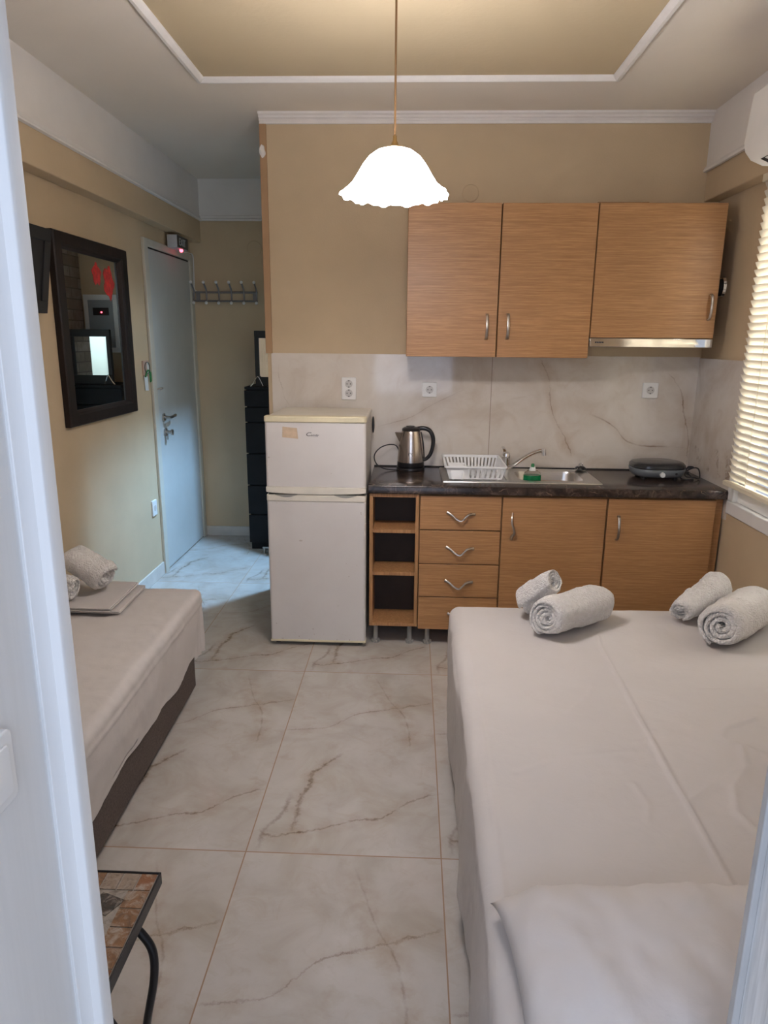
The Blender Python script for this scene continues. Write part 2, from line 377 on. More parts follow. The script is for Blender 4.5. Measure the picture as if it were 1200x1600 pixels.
def lathe(bm, prof, cx, cy, n=40, rf=None, zf=None, close=False):
    """prof = [(r, z)]; rf(r,i,theta) may ruffle"""
    rings = []
    for i, (r, z) in enumerate(prof):
        ring = []
        for j in range(n):
            th = 2*PI*j/n
            rr = rf(r, i, th) if rf else r
            zz = zf(z, i, th) if zf else z
            ring.append(bm.verts.new((cx+rr*math.cos(th), cy+rr*math.sin(th), zz)))
        rings.append(ring)
    for a, b in zip(rings, rings[1:]):
        for j in range(n): bm.faces.new((a[j], a[(j+1) % n], b[(j+1) % n], b[j]))
    if close:
        if prof[0][0] > 0: bm.faces.new(rings[0][::-1])
        if prof[-1][0] > 0: bm.faces.new(rings[-1])
def prism(bm, pts, axis, a0, a1):
    """pts: 2-D outline in the two remaining axes (in xyz order)"""
    def P(p, a):
        return (a, *p) if axis == 'X' else ((p[0], a, p[1]) if axis == 'Y' else (*p, a))
    A = [bm.verts.new(P(p, a0)) for p in pts]; B = [bm.verts.new(P(p, a1)) for p in pts]; n = len(pts)
    for i in range(n): bm.faces.new((A[i], A[(i+1) % n], B[(i+1) % n], B[i]))
    bm.faces.new(A[::-1]); bm.faces.new(B)
def rrect(x0, x1, y0, y1, r, n=6):
    o = []
    for cx, cy, a in ((x1-r, y1-r, 0), (x0+r, y1-r, 1), (x0+r, y0+r, 2), (x1-r, y0+r, 3)):
        for i in range(n+1):
            t = (a+i/n)*PI/2; o.append((cx+r*math.cos(t), cy+r*math.sin(t)))
    return o
ORG = {}
def obj(name, bm, mt, parent=None, smooth=True, bev=0, seg=2, origin=None, angle=35, recalc=True):
    if recalc: bmesh.ops.recalc_face_normals(bm, faces=bm.faces)
    me = bpy.data.meshes.new(name); bm.to_mesh(me); bm.free()
    me.materials.append(MT[mt] if isinstance(mt, str) else mt)
    o = bpy.data.objects.new(name, me); C.objects.link(o)
    if parent is not None:
        org = ORG[parent]; o.parent = parent
    elif origin is not None: org = Vector(origin)
    else:
        xs = [v.co.x for v in me.vertices]; ys = [v.co.y for v in me.vertices]; zs = [v.co.z for v in me.vertices]
        org = Vector(((min(xs)+max(xs))/2, (min(ys)+max(ys))/2, min(zs)))
    ORG[o] = org
    me.transform(Matrix.Translation(-org))
    if parent is None: o.location = org
    if smooth: me.shade_smooth(); me.set_sharp_from_angle(angle=math.radians(angle))
    if bev:
        b = o.modifiers.new('bevel', 'BEVEL'); b.width = bev; b.segments = seg; b.limit_method = 'ANGLE'; b.angle_limit = math.radians(40)
    return o
def tag(o, label, cat, group=None):
    o['label'] = label; o['category'] = cat
    if group: o['group'] = group
    return o
def thing(name, label, cat, loc, group=None):
    o = bpy.data.objects.new(name, None); C.objects.link(o); o.location = loc; o.empty_display_size = .05
    ORG[o] = Vector(loc); return tag(o, label, cat, group)
def struct(name, bm, mt, parent=None, **k):
    o = obj(name, bm, mt, parent, **({'origin': (0, 0, 0), 'smooth': False} | k))
    if parent is None: o['kind'] = 'structure'
    return o
def struct_empty(name, loc):
    o = bpy.data.objects.new(name, None); C.objects.link(o); o.location = loc; ORG[o] = Vector(loc); o['kind'] = 'structure'; o.empty_display_size = .05; return o
B = bmesh.new
def bx(*a):
    bm = B(); box(bm, *a); return bm
def boxes(*l):
    bm = B()
    for a in l: box(bm, *a)
    return bm
def text_obj(name, s, size, origin, xd, yd, mt, parent, extrude=.0006, shear=0, sx=1.0):
    cu = bpy.data.curves.new(name, 'FONT'); cu.body = s; cu.size = size; cu.extrude = extrude; cu.shear = shear
    t = bpy.data.objects.new(name+'_tmp', cu); C.objects.link(t)
    dg = bpy.context.evaluated_depsgraph_get(); me = bpy.data.meshes.new_from_object(t.evaluated_get(dg))
    bpy.data.objects.remove(t); bpy.data.curves.remove(cu)
    xd, yd = Vector(xd)*sx, Vector(yd); zd = xd.normalized().cross(yd)
    mm = Matrix(((xd.x, yd.x, zd.x, origin[0]), (xd.y, yd.y, zd.y, origin[1]), (xd.z, yd.z, zd.z, origin[2]), (0, 0, 0, 1)))
    me.transform(mm)
    me.transform(Matrix.Translation(-ORG[parent]))
    me.materials.clear(); me.materials.append(MT[mt]); me.name = name
    o = bpy.data.objects.new(name, me); C.objects.link(o); o.parent = parent; ORG[o] = ORG[parent]
    return o
def fbm(p, s, o=3): return noise.fractal(Vector(p)*s, 1.0, 2.0, o)

# ================================================================== SETTING
CZ = 2.63; XL = -1.64; XR = 1.53; YK = 3.86; YH = 5.33; YF = .70
struct('floor', bx(-1.76, 1.66, .44, 5.46, -.08, 0), 'floor')
struct('ceiling', bx(-1.76, 1.66, .44, 5.46, CZ, CZ+.08), 'ceil')
struct('wall_left', bx(-1.76, XL, .44, 5.46, 0, CZ), 'wall')
struct('wall_hall', bx(XL, .45, YH, YH+.12, 0, CZ), 'wall')
struct('wall_kitchen', bx(-.79, XR, YK, YK+.12, 0, CZ), 'wall')
struct('wall_right', boxes((XR, XR+.12, .44, 1.93, 0, CZ), (XR, XR+.12, 3.33, YK+.12, 0, CZ), (XR, XR+.12, 1.93, 3.33, 0, .735), (XR, XR+.12, 1.93, 3.33, 2.225, CZ)), 'wall')
struct('wall_front', boxes((XL, -.415, .45, YF, 0, CZ), (.43, XR, .45, YF, 0, CZ), (-.415, .43, .45, YF, 2.12, CZ)), 'white')
struct('wall_bathroom', boxes((.35, .45, YK+.12, YH, 0, CZ),), 'bathwhite')
struct('wall_hall_side', boxes((-.79, -.72, 4.625, YH, 0, CZ)), 'brick')
struct('wall_hall_lintel', boxes((-.79, -.72, YK+.12, 4.2, 0, CZ), (-.79, -.72, 4.2, 4.625, 2.02, CZ)), 'wall')
# dropped beams with their white bands
struct('trim_1', bx(XL, -1.555, YF, YH, 2.205, 2.36), 'wall', bev=.004, smooth=True)
struct('trim_2', bx(XL, -1.553, YF, YH, 2.36, CZ), 'white')
bm = B(); prism(bm, [(-1.553, 2.35), (-1.535, 2.352), (-1.533, 2.36), (-1.543, 2.368), (-1.546, 2.384), (-1.553, 2.388)], 'Y', YF, YH)
struct('trim_3', bm, 'mould', smooth=True)
struct('trim_4', bx(-1.553, -.79, YH-.012, YH, 2.36, CZ), 'white')
bm = B(); prism(bm, [(YH-.012, 2.35), (YH-.03, 2.352), (YH-.032, 2.36), (YH-.022, 2.368), (YH-.019, 2.384), (YH-.012, 2.388)], 'X', -1.553, -.79)
struct('trim_5', bm, 'mould', smooth=True)
struct('trim_6', bx(1.455, XR, YF, YK, 2.222, 2.365), 'wall', bev=.004, smooth=True)
struct('trim_7', bx(1.449, XR, YF, YK, 2.365, CZ), 'white')
bm = B(); prism(bm, [(1.449, 2.358), (1.436, 2.36), (1.435, 2.37), (1.445, 2.385), (1.449, 2.386)], 'Y', YF, YK)
struct('trim_8', bm, 'mould', smooth=True)
# kitchen cornice, stepped
bm = B(); prism(bm, [(YK, 2.583), (YK-.012, 2.583), (YK-.014, 2.592), (YK-.020, 2.597), (YK-.020, 2.603), (YK-.030, 2.607), (YK-.033, 2.615), (YK-.045, 2.620), (YK-.047, CZ), (YK, CZ)], 'X', -.795, 1.449)
struct('trim_9', bm, 'mould', smooth=True, angle=20)
# ceiling panel and its moulding
struct('trim_10', bx(-.93, .83, 1.20, 3.33, CZ-.004, CZ), 'cream')
bm = B()
px0, px1, py0, py1 = -.967, .867, 1.16, 3.372
prof = [(0, 0), (0, -.010), (.012, -.022), (.026, -.024), (.040, -.014), (.043, -.006), (.043, 0)]
rings = []
for (cx, cy, sx, sy) in ((px0, py0, 1, 1), (px1, py0, -1, 1), (px1, py1, -1, -1), (px0, py1, 1, -1)):
    rings.append([bm.verts.new((cx+sx*a, cy+sy*a, CZ+b)) for a, b in prof])
for i in range(4):
    a, b = rings[i], rings[(i+1) % 4]
    for j in range(len(prof)-1): bm.faces.new((a[j], a[j+1], b[j+1], b[j]))
struct('trim_11', bm, 'mould', smooth=True)
# corner strip at the end of the kitchen wall
t12 = struct('trim_12', bx(-.797, -.762, YK-.012, YK+.13, 1.455, 2.583), 'strip', bev=.002)
bm = B(); bmesh.ops.create_icosphere(bm, subdivisions=3, radius=.022)
for v in bm.verts:
    v.co = Vector((v.co.x*.7, v.co.y*.25, v.co.z*1.3))*(1+.35*fbm(v.co, 60)); v.co += Vector((-.782, YK-.012, 2.455))
obj('plaster_patch', bm, 'mould', t12)
# wall tiles
bs_o = struct('wall_backsplash', boxes((-.768, XR-.008, YK-.008, YK, 0, 1.457)), 'splash')
struct('wall_backsplash_right', bx(XR-.008, XR, 3.335, YK, .70, 1.452), 'splash')
# skirting
struct('baseboard_left', bx(XL, XL+.012, 2.93, 4.365, 0, .085), 'base', bev=.002)
struct('baseboard_hall', bx(XL, -.79, YH-.012, YH, 0, .075), 'base', bev=.002)

# entrance door in the left wall
d1 = struct_empty('door_1', (XL, 4.87, 0))
bm = boxes((XL, XL+.018, 4.372, 4.44, 0, 2.118), (XL, XL+.018, 5.262, 5.328, 0, 2.118), (XL, XL+.018, 4.44, 5.262, 2.073, 2.118))
obj('door_frame', bm, 'dframe', d1, bev=.004)
obj('door_leaf', bx(XL-.002, XL+.008, 4.449, 5.254, .008, 2.063), 'door', d1, bev=.003)
bm = boxes((XL-.002, XL+.003, 4.44, 4.449, .0, 2.073), (XL-.002, XL+.003, 5.254, 5.262, .0, 2.073), (XL-.002, XL+.003, 4.449, 5.254, 2.063, 2.073))
obj('door_gap', bm, 'dark', d1, smooth=False)
bm = B(); cyl(bm, (XL+.008, 4.535, 1.025), (XL+.018, 4.535, 1.025), .026); cyl(bm, (XL+.018, 4.535, 1.025), (XL+.055, 4.535, 1.025), .010)
tube(bm, [(XL+.052, 4.53, 1.025), (XL+.06, 4.56, 1.026), (XL+.06, 4.62, 1.03), (XL+.05, 4.655, 1.024)], .0095)
dh = obj('door_handle', bm, 'nickel', d1); dh['label'] = 'metal lever handle'
bm = B(); cyl(bm, (XL+.008, 4.548, .925), (XL+.02, 4.548, .925), .027); cyl(bm, (XL+.02, 4.548, .925), (XL+.05, 4.548, .925), .012, .012)
cyl(bm, (XL+.05, 4.548, .925), (XL+.062, 4.548, .925), .019); box(bm, XL+.022, XL+.026, 4.543, 4.553, .875, .91)
obj('lock_cylinder', bm, 'nickel', d1)
bm = B(); tube(bm, [(XL+.018, 4.432, 1.212), (XL+.04, 4.45, 1.22), (XL+.04, 4.475, 1.215), (XL+.02, 4.475, 1.205)], .004)
obj('door_hook', bm, 'nickel', d1)

# balcony doorway the photograph looks through
d2 = struct_empty('door_2', (-.40, .60, 0))
obj('jamb_left', bx(-.425, -.396, .28, .684, 0, 2.12), 'frame', d2, bev=.003)
bm = B(); prism(bm, [(-.400, .668), (-.392, .664), (-.388, .672), (-.383, .678), (-.373, .680), (-.371, .684), (-.371, .703), (-.42, .703), (-.42, .684), (-.400, .684)], 'Z', 0, 2.12)
obj('casing_left', bm, 'frame', d2, bev=.001)
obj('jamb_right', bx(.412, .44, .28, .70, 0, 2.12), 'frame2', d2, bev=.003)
sl = obj('weather_seal', bx(.4035, .4125, .692, .705, 0, 2.12), 'seal', d2, bev=.002); sl['label'] = 'grey rubber seal strip'
obj('header', bx(-.425, .44, .28, .70, 2.12, 2.16), 'frame', d2)
o = thing('switch_plate', 'white plastic switch plate on the white door jamb at the far left edge', 'switch', (-.394, .555, 1.085))
bm = B(); prism(bm, rrect(.512, .596, 1.088, 1.164, .008), 'X', -.3955, -.386); obj('cover_plate', bm, 'wplast', o, bev=.002)
bm = B(); prism(bm, rrect(.524, .584, 1.100, 1.152, .004), 'X', -.386, -.383); obj('rocker', bm, 'wplast', o, bev=.001)

# window in the right wall
w1 = struct_empty('window_1', (XR, 2.63, .735))
bm = boxes((XR-.012, XR+.07, 1.93, 3.33, .735, .80), (XR-.012, XR+.07, 1.93, 3.33, 2.165, 2.225), (XR-.012, XR+.07, 1.93, 1.99, .80, 2.165), (XR-.012, XR+.07, 3.27, 3.33, .80, 2.165))
obj('window_frame', bm, 'pvc', w1, bev=.006)
bm = boxes((XR+.008, XR+.055, 2.60, 2.68, .80, 2.165), (XR+.008, XR+.055, 1.99, 3.27, .80, .86), (XR+.008, XR+.055, 1.99, 3.27, 2.105, 2.165), (XR+.008, XR+.055, 1.99, 2.05, .86, 2.105), (XR+.008, XR+.055, 3.21, 3.27, .86, 2.105))
obj('sash', bm, 'pvc', w1, bev=.006)
obj('pane', bx(XR+.03, XR+.034, 2.04, 3.22, .85, 2.115), 'pane', w1, smooth=False)

# ================================================================== PENDANT LAMP
LX, LY = -.066, 2.3
lamp = thing('pendant_lamp', 'lit white glass pendant lamp with ruffled rim hanging from the ceiling', 'lamp', (LX, LY, 1.93))
prof = [(.012, 2.092), (.032, 2.091), (.055, 2.084), (.078, 2.068), (.096, 2.046), (.112, 2.020), (.128, 1.996), (.143, 1.982), (.154, 1.972), (.163, 1.966), (.163, 1.959)]
def ruf(r, i, th):
    k = max(0, (i-5)/5)**2
    return r*(1+.024*k*math.sin(12*th)+.012*k*math.sin(31*th+1))
def rz(z, i, th):
    k = max(0, (i-5)/5)**2
    return z+.0035*k*math.sin(12*th+1.2)+.0022*k*math.sin(27*th)
bm = B(); lathe(bm, prof, LX, LY, 120, ruf, rz)
sh = obj('lamp_shade', bm, 'shade', lamp, angle=80)
sm = sh.modifiers.new('thickness', 'SOLIDIFY'); sm.thickness = .003
bm = B(); lathe(bm, [(.001, 2.128), (.006, 2.127), (.007, 2.112), (.010, 2.108), (.012, 2.100), (.034, 2.093), (.034, 2.089), (.001, 2.089)], LX, LY, 24); obj('shade_cap', bm, 'brass', lamp)
bm = B(); cyl(bm, (LX, LY, 2.125), (LX, LY, CZ-.03), .0034, n=10); obj('cord', bm, 'cord', lamp)
bm = B(); lathe(bm, [(.001, CZ-.055), (.012, CZ-.054), (.04, CZ-.03), (.048, CZ-.006), (.048, CZ-.0045), (.001, CZ-.0045)], LX, LY, 28); obj('ceiling_rose', bm, 'brass', lamp)

# ================================================================== FRIDGE
fr = thing('fridge', 'white two-door fridge freezer with yellowed trims beside the worktop', 'fridge', (-.46, 3.57, 0))
FX0, FX1, FY = -.702, -.216, 3.30
obj('body', bx(FX0+.004, FX1-.004, FY+.062, 3.80, .035, 1.145), 'fside', fr, bev=.006)
bm = B(); prism(bm, rrect(FX0, FX1, FY+.055, 3.82, .02), 'Z', 1.147, 1.170); obj('lid', bm, 'fcap', fr, bev=.006)
def door_bm(z0, z1):
    bm = B(); prism(bm, rrect(FX0, FX1, FY, FY+.058, .014, 5), 'Z', z0, z1); return bm
fd = obj('freezer_door', door_bm(.834, 1.147), 'fridge', fr, bev=.002)
obj('top_trim', (lambda bm: (prism(bm, rrect(FX0-.002, FX1+.002, FY-.006, FY+.058, .014, 5), 'Z', 1.147, 1.176), bm)[1])(B()), 'yellow', fd, bev=.005)
bm = B(); prism(bm, [(FX0-.001, .808), (FX0+.03, .803)] + [(FX0+.03+i*.0427, .803-.007*math.sin(PI*i/10)) for i in range(1, 10)] + [(FX1-.03, .803), (FX1+.001, .808), (FX1+.001, .834), (FX0-.001, .834)], 'Y', FY-.005, FY+.055)
obj('door_grip', bm, 'fcap', fd, bev=.003)
# writing and tape on the freezer door
text_obj('brand_lettering', 'C', .026, (-.505, FY-.0012, 1.083), (1, 0, 0), (0, 0, 1), 'ink', fd, shear=.25, sx=1.35)
text_obj('brand_lettering', 'andy', .0145, (-.4815, FY-.0012, 1.083), (1, 0, 0), (0, 0, 1), 'ink', fd, shear=.25, sx=1.45)
bm = B(); prism(bm, [(-.617, 1.076), (-.541, 1.069), (-.546, 1.120), (-.615, 1.126)], 'Y', FY-.0012, FY+.001); tp = obj('tape_label', bm, 'tape', fd, smooth=False); tp['label'] = 'torn tan tape label'
ld = obj('fridge_door', door_bm(.032, .762), 'fridge', fr, bev=.002)
obj('upper_trim', (lambda bm: (prism(bm, rrect(FX0-.001, FX1+.001, FY-.004, FY+.058, .014, 5), 'Z', .762, .794), bm)[1])(B()), 'fcap', ld, bev=.004)
for gx in (-.605, -.315):
    bm = B(); prism(bm, [(gx-.055+i*.01, .795-.012*math.sin(PI*i/11)) for i in range(12)], 'Y', FY-.0055, FY+.01); g = obj('grip_recess', bm, 'grey', ld, smooth=False)
obj('door_seal', bx(FX0+.01, FX1-.01, FY+.012, FY+.055, .792, .806), 'dark', fr, smooth=False)
obj('plinth', bx(FX0+.01, FX1-.01, FY+.02, FY+.06, .012, .034), 'fcap', fr, bev=.002)
obj('bottom_trim', bx(FX0-.001, FX1+.001, FY-.003, FY+.05, .022, .033), 'yellow', fr, bev=.002)
for fx in (FX0+.03, FX1-.03):
    for fy in (FY+.05, 3.77):
        bm = B(); cyl(bm, (fx, fy, 0), (fx, fy, .036), .016); obj('foot', bm, 'black', fr)
o = tag(obj('wall_clip', (lambda bm: (bmesh.ops.create_icosphere(bm, subdivisions=3, radius=1), [setattr(v, 'co', Vector((-.206+v.co.x*.008, 3.735+v.co.y*.020, 1.085+v.co.z*(.050 if v.co.z > 0 else .040)))) for v in bm.verts], bm)[2])(B()), 'black'), 'small black oval clip hanging on the right side of the fridge', 'clip')

# ================================================================== KITCHEN BASE UNITS
WZ0, WZ1 = .803, .845
FYB = 3.34
def feet(parent, xs, ys=(3.375, 3.75)):
    for x in xs:
        for y in ys:
            bm = B(); cyl(bm, (x, y, .0), (x, y, .012), .021, .018); cyl(bm, (x, y, .012), (x, y, .105), .0125)
            for k in range(8): cyl(bm, (x+.017*math.cos(k*PI/4), y+.017*math.sin(k*PI/4), .0), (x+.017*math.cos(k*PI/4), y+.017*math.sin(k*PI/4), .018), .005, n=8)
            obj('foot', bm, 'grey', parent)
def carcass(parent, x0, x1, z0=.105, z1=.800, yf=3.36, yb=3.84, ybk=3.84):
    bm = boxes((x0, x0+.017, yf, yb, z0, z1), (x1-.017, x1, yf, yb, z0, z1), (x0+.017, x1-.017, yf, yb, z0, z0+.017), (x0+.017, x1-.017, yf, yb, z1-.017, z1))
    c = obj('carcass', bm, 'oakv', parent, bev=.001)
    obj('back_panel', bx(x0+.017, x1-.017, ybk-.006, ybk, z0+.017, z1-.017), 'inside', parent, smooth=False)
    return c
u1 = thing('open_shelf_unit', 'narrow oak open shelf unit between the fridge and the drawers', 'cabinet', (-.078, 3.6, 0))
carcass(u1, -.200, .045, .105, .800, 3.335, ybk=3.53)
for z in (.598, .375): obj('shelf', bx(-.183, .028, 3.345, 3.523, z, z+.018), 'oakv', u1, bev=.001)
feet(u1, (-.168, .008))
def wavy(parent, cx, cz, y):
    pts = [(-.068, .016), (-.048, .006), (-.024, -.012), (.0, -.022), (.018, -.010), (.034, .006), (.052, .010), (.070, .008)]
    P = [(cx+a, y-.022*math.sin(PI*min(1, max(0, (a+.07)/.14)))-.002, cz+b) for a, b in pts]
    bm = B(); tube(bm, P, lambda t: (.0035+.003*abs(math.cos(2.5*PI*t)), .0075-.003*math.sin(PI*t)), 10)
    h = obj('handle', bm, 'nickel', parent); h['label'] = 'twisted metal handle'; return h
def bow(parent, x, z0, z1, y, r=.0055, d=.026):
    P = [(x, y+.002, z0), (x, y-d*.6, z0+.012), (x, y-d, (z0+z1)/2), (x, y-d*.6, z1-.012), (x, y+.002, z1)]
    bm = B(); tube(bm, P, lambda t: (.0085-.002*math.sin(PI*t), .0045), 10)
    h = obj('handle', bm, 'nickel', parent); h['label'] = 'metal bow handle'; return h
u2 = thing('drawer_unit', 'oak four-drawer unit between the open shelves and the sink cupboard', 'cabinet', (.248, 3.6, 0))
carcass(u2, .048, .448)
for i, (z0, z1) in enumerate(((.622, .793), (.446, .617), (.270, .441), (.092, .265))):
    dr = obj('drawer', bx(.050, .447, 3.338, 3.357, z0, z1), 'oak', u2, bev=.0015)
    wavy(dr, .250 if i < 3 else .268, (z0+z1)/2-.012, 3.338)
feet(u2, (.100, .40))
u3 = thing('sink_cupboard', 'oak cupboard with one door under the sink', 'cabinet', (.705, 3.6, 0))
carcass(u3, .451, .958)
d = obj('door', bx(.454, .955, 3.338, 3.357, .092, .793), 'oak', u3, bev=.0015)
bm = B()
tube(bm, [(.503, 3.337, .713), (.498, 3.318, .690), (.499, 3.312, .665), (.508, 3.314, .640), (.512, 3.316, .615), (.503, 3.322, .598), (.502, 3.337, .582)], lambda t: (.0045+.004*t*t, .0075-.003*math.sin(PI*t)), 10)
h = obj('handle', bm, 'nickel', d); h['label'] = 'twisted metal handle'
feet(u3, (.50, .91))
u4 = thing('corner_cupboard', 'oak cupboard with one door at the window end of the worktop', 'cabinet', (1.24, 3.6, 0))
carcass(u4, .962, 1.478)
d = obj('door', bx(.964, 1.476, 3.338, 3.357, .092, .793), 'oak', u4, bev=.0015)
bow(d, 1.017, .588, .708, 3.338)
obj('filler_panel', bx(1.480, 1.518, 3.36, 3.378, .092, .80), 'oak', u4, bev=.001)
feet(u4, (1.0, 1.44))
# worktop with a cut-out for the bowl
BX0, BX1, BY0, BY1 = .545, .885, 3.475, 3.755
bm = boxes((-.205, 1.521, 3.318, BY0, WZ0, WZ1), (-.205, 1.521, BY1, 3.85, WZ0, WZ1), (-.205, BX0, BY0, BY1, WZ0, WZ1), (BX1, 1.521, BY0, BY1, WZ0, WZ1))
bmesh.ops.remove_doubles(bm, verts=bm.verts, dist=1e-5)
bm2 = B(); bm.free()
P = [(3.85, WZ1), (3.330, WZ1), (3.322, WZ1-.003), (3.318, WZ1-.010), (3.318, WZ0+.004), (3.322, WZ0), (3.85, WZ0)]
Q = [(p[0], p[1]) for p in P]
front = [(BY0, WZ1)] + Q[1:6] + [(BY0, WZ0)]
prism(bm2, front, 'X', -.205, 1.521)
box(bm2, -.205, 1.521, BY1, 3.85, WZ0, WZ1); box(bm2, -.205, BX0, BY0, BY1, WZ0, WZ1); box(bm2, BX1, 1.521, BY0, BY1, WZ0, WZ1)
wt = tag(obj('worktop', bm2, 'worktop', origin=(0, 0, WZ0), smooth=True), 'dark brown marble-look worktop running over the base cupboards', 'worktop')
obj('rear_joint', bx(-.205, 1.521, 3.843, 3.851, WZ1, WZ1+.006), 'dark', wt, smooth=False)

# sink
sk = thing('sink', 'stainless steel inset sink with drainer and one bowl', 'sink', (.555, 3.62, WZ1))
bm = B()
Z = WZ1+.004
outer = rrect(.155, .952, 3.418, 3.815, .012, 6); inner = rrect(BX0+.006, BX1-.006, BY0+.006, BY1-.006, .06, 6)
def sorted_start(l): return l
A0 = [bm.verts.new((*p, WZ1+.0005)) for p in outer]; A1 = [bm.verts.new((p[0]+(.555-p[0])*.006, p[1]+(3.62-p[1])*.01, Z+.001)) for p in outer]
A2 = [bm.verts.new((p[0]+(.555-p[0])*.02, p[1]+(3.62-p[1])*.035, Z-.001)) for p in outer]
I0 = [bm.verts.new((*p, Z-.001)) for p in inner]
cx, cy = (BX0+BX1)/2, (BY0+BY1)/2
def shr(p, k, z): return bm.verts.new((cx+(p[0]-cx)*k, cy+(p[1]-cy)*k, z))
I1 = [shr(p, .97, Z-.012) for p in inner]; I2 = [shr(p, .93, Z-.10) for p in inner]; I3 = [shr(p, .82, Z-.135) for p in inner]; I4 = [shr(p, .2, Z-.142) for p in inner]
for a, b in ((A0, A1), (A1, A2), (A2, I0), (I0, I1), (I1, I2), (I2, I3), (I3, I4)):
    for j in range(len(a)): bm.faces.new((a[j], a[(j+1) % len(a)], b[(j+1) % len(a)], b[j]))
bm.faces.new(I4)
obj('basin', bm, 'steel', sk)
bm = B()
for k in range(7):
    x = .215+k*.045; cyl(bm, (x, 3.47, Z), (x, 3.76, Z), .0035, n=8)
obj('drainer_ribs', bm, 'steel', sk)
bm = B(); cyl(bm, (cx, cy, Z-.141), (cx, cy, Z-.135), .03); obj('drain', bm, 'chrome', sk)

# mixer tap
tp = thing('mixer_tap', 'chrome single-lever mixer tap behind the sink bowl', 'tap', (.518, 3.79, WZ1))
bm = B(); lathe(bm, [(.001, WZ1+.003), (.026, WZ1+.003), (.026, WZ1+.01), (.021, WZ1+.014), (.021, WZ1+.062), (.022, WZ1+.066), (.001, WZ1+.066)], .518, 3.785, 28); obj('body', bm, 'chrome', tp)
bm = B(); tube(bm, [(.53, 3.775, .862), (.56, 3.755, .882), (.60, 3.735, .918), (.64, 3.715, .948), (.675, 3.70, .966), (.70, 3.69, .970)], lambda t: .0105-.001*t, 14)
cyl(bm, (.70, 3.688, .978), (.703, 3.686, .945), .0125, .0115); obj('spout', bm, 'chrome', tp)
bm = B(); lathe(bm, [(.022, WZ1+.066), (.023, WZ1+.08), (.019, WZ1+.095), (.010, WZ1+.102), (.001, WZ1+.103)], .518, 3.785, 28)
tube(bm, [(.513, 3.785, .944), (.508, 3.80, .958), (.504, 3.825, .966)], lambda t: (.010, .005), 10); obj('lever', bm, 'chrome', tp)

# dish rack
dk = thing('dish_rack', 'white plastic dish rack with cutlery box on the drainer', 'dish rack', (.325, 3.62, .850))
RB = (.196, .458, 3.475, 3.79); RT = (.176, .474, 3.450, 3.812); rz0, rz1 = .853, .918
def lerp(k): return [a+(b-a)*k for a, b in zip(RB, RT)]
def rack_pt(side, s, k):
    x0, x1, y0, y1 = lerp(k); z = rz0+(rz1-rz0)*k
    return {'f': (x0+(x1-x0)*s, y0, z), 'b': (x0+(x1-x0)*s, y1, z), 'l': (x0, y0+(y1-y0)*s, z), 'r': (x1, y0+(y1-y0)*s, z)}[side]
bm = B()
for a, b in ((0, .10), (.86, 1.0)):
    for sd in 'fblr':
        q = [rack_pt(sd, 0, a), rack_pt(sd, 1, a), rack_pt(sd, 1, b), rack_pt(sd, 0, b)]
        bm.faces.new([bm.verts.new(p) for p in q])
for sd, n_ in (('f', 7), ('b', 15), ('l', 12), ('r', 12)):
    if sd == 'f':
        bm.faces.new([bm.verts.new(p) for p in (rack_pt('f', 0, .08), rack_pt('f', .34, .08), rack_pt('f', .34, .9), rack_pt('f', 0, .9))])
    for i in range(n_+1):
        s = i/n_; w = .30/n_
        if sd == 'f': s = .36+.64*i/n_; w = .18/n_
        s0, s1 = max(0, s-w), min(1, s+w)
        bm.faces.new([bm.verts.new(p) for p in (rack_pt(sd, s0, .08), rack_pt(sd, s1, .08), rack_pt(sd, s1, .9), rack_pt(sd, s0, .9))])
for i in range(12):
    x = RB[0]+.005+(RB[1]-RB[0]-.025)*i/11; v = [bm.verts.new(p) for p in ((x, RB[2], rz0), (x+.014, RB[2], rz0), (x+.014, RB[3], rz0), (x, RB[3], rz0))]; bm.faces.new(v)
b_ = obj('basket', bm, 'rack', dk, smooth=False); s_ = b_.modifiers.new('thickness', 'SOLIDIFY'); s_.thickness = .0035; s_.offset = 0
bm = B()
o1 = rrect(RT[0]-.008, RT[1]+.008, RT[2]-.008, RT[3]+.008, .015); i1 = rrect(RT[0], RT[1], RT[2], RT[3], .012)
for (za, zb) in ((rz1-.004, rz1+.004),):
    oa = [bm.verts.new((*p, za)) for p in o1]; ob = [bm.verts.new((*p, zb)) for p in o1]; ia = [bm.verts.new((*p, za)) for p in i1]; ib = [bm.verts.new((*p, zb)) for p in i1]
    for a, b in ((oa, ob), (ob, ib), (ib, ia), (ia, oa)):
        for j in range(len(a)): bm.faces.new((a[j], a[(j+1) % len(a)], b[(j+1) % len(a)], b[j]))
obj('rim', bm, 'rack', dk)
bm = B(); A_ = rrect(.200, .268, 3.462, 3.53, .012); T_ = rrect(.188, .277, 3.452, 3.545, .012)
a = [bm.verts.new((*p, rz0)) for p in A_]; b = [bm.verts.new((*p, rz1+.006)) for p in T_]
for j in range(len(a)): bm.faces.new((a[j], a[(j+1) % len(a)], b[(j+1) % len(a)], b[j]))
bm.faces.new(a[::-1])
cb_ = obj('cutlery_box', bm, 'rack', dk); s_ = cb_.modifiers.new('thickness', 'SOLIDIFY'); s_.thickness = .003
bm = B()
for i in range(9):
    x = .292+i*.0205
    tube(bm, [(x, 3.50, rz0+.002), (x+.006, 3.505, rz0+.045), (x-.004, 3.56, rz0+.050), (x, 3.57, rz0+.002)], .0032, 8)
obj('plate_prongs', bm, 'rack', dk)

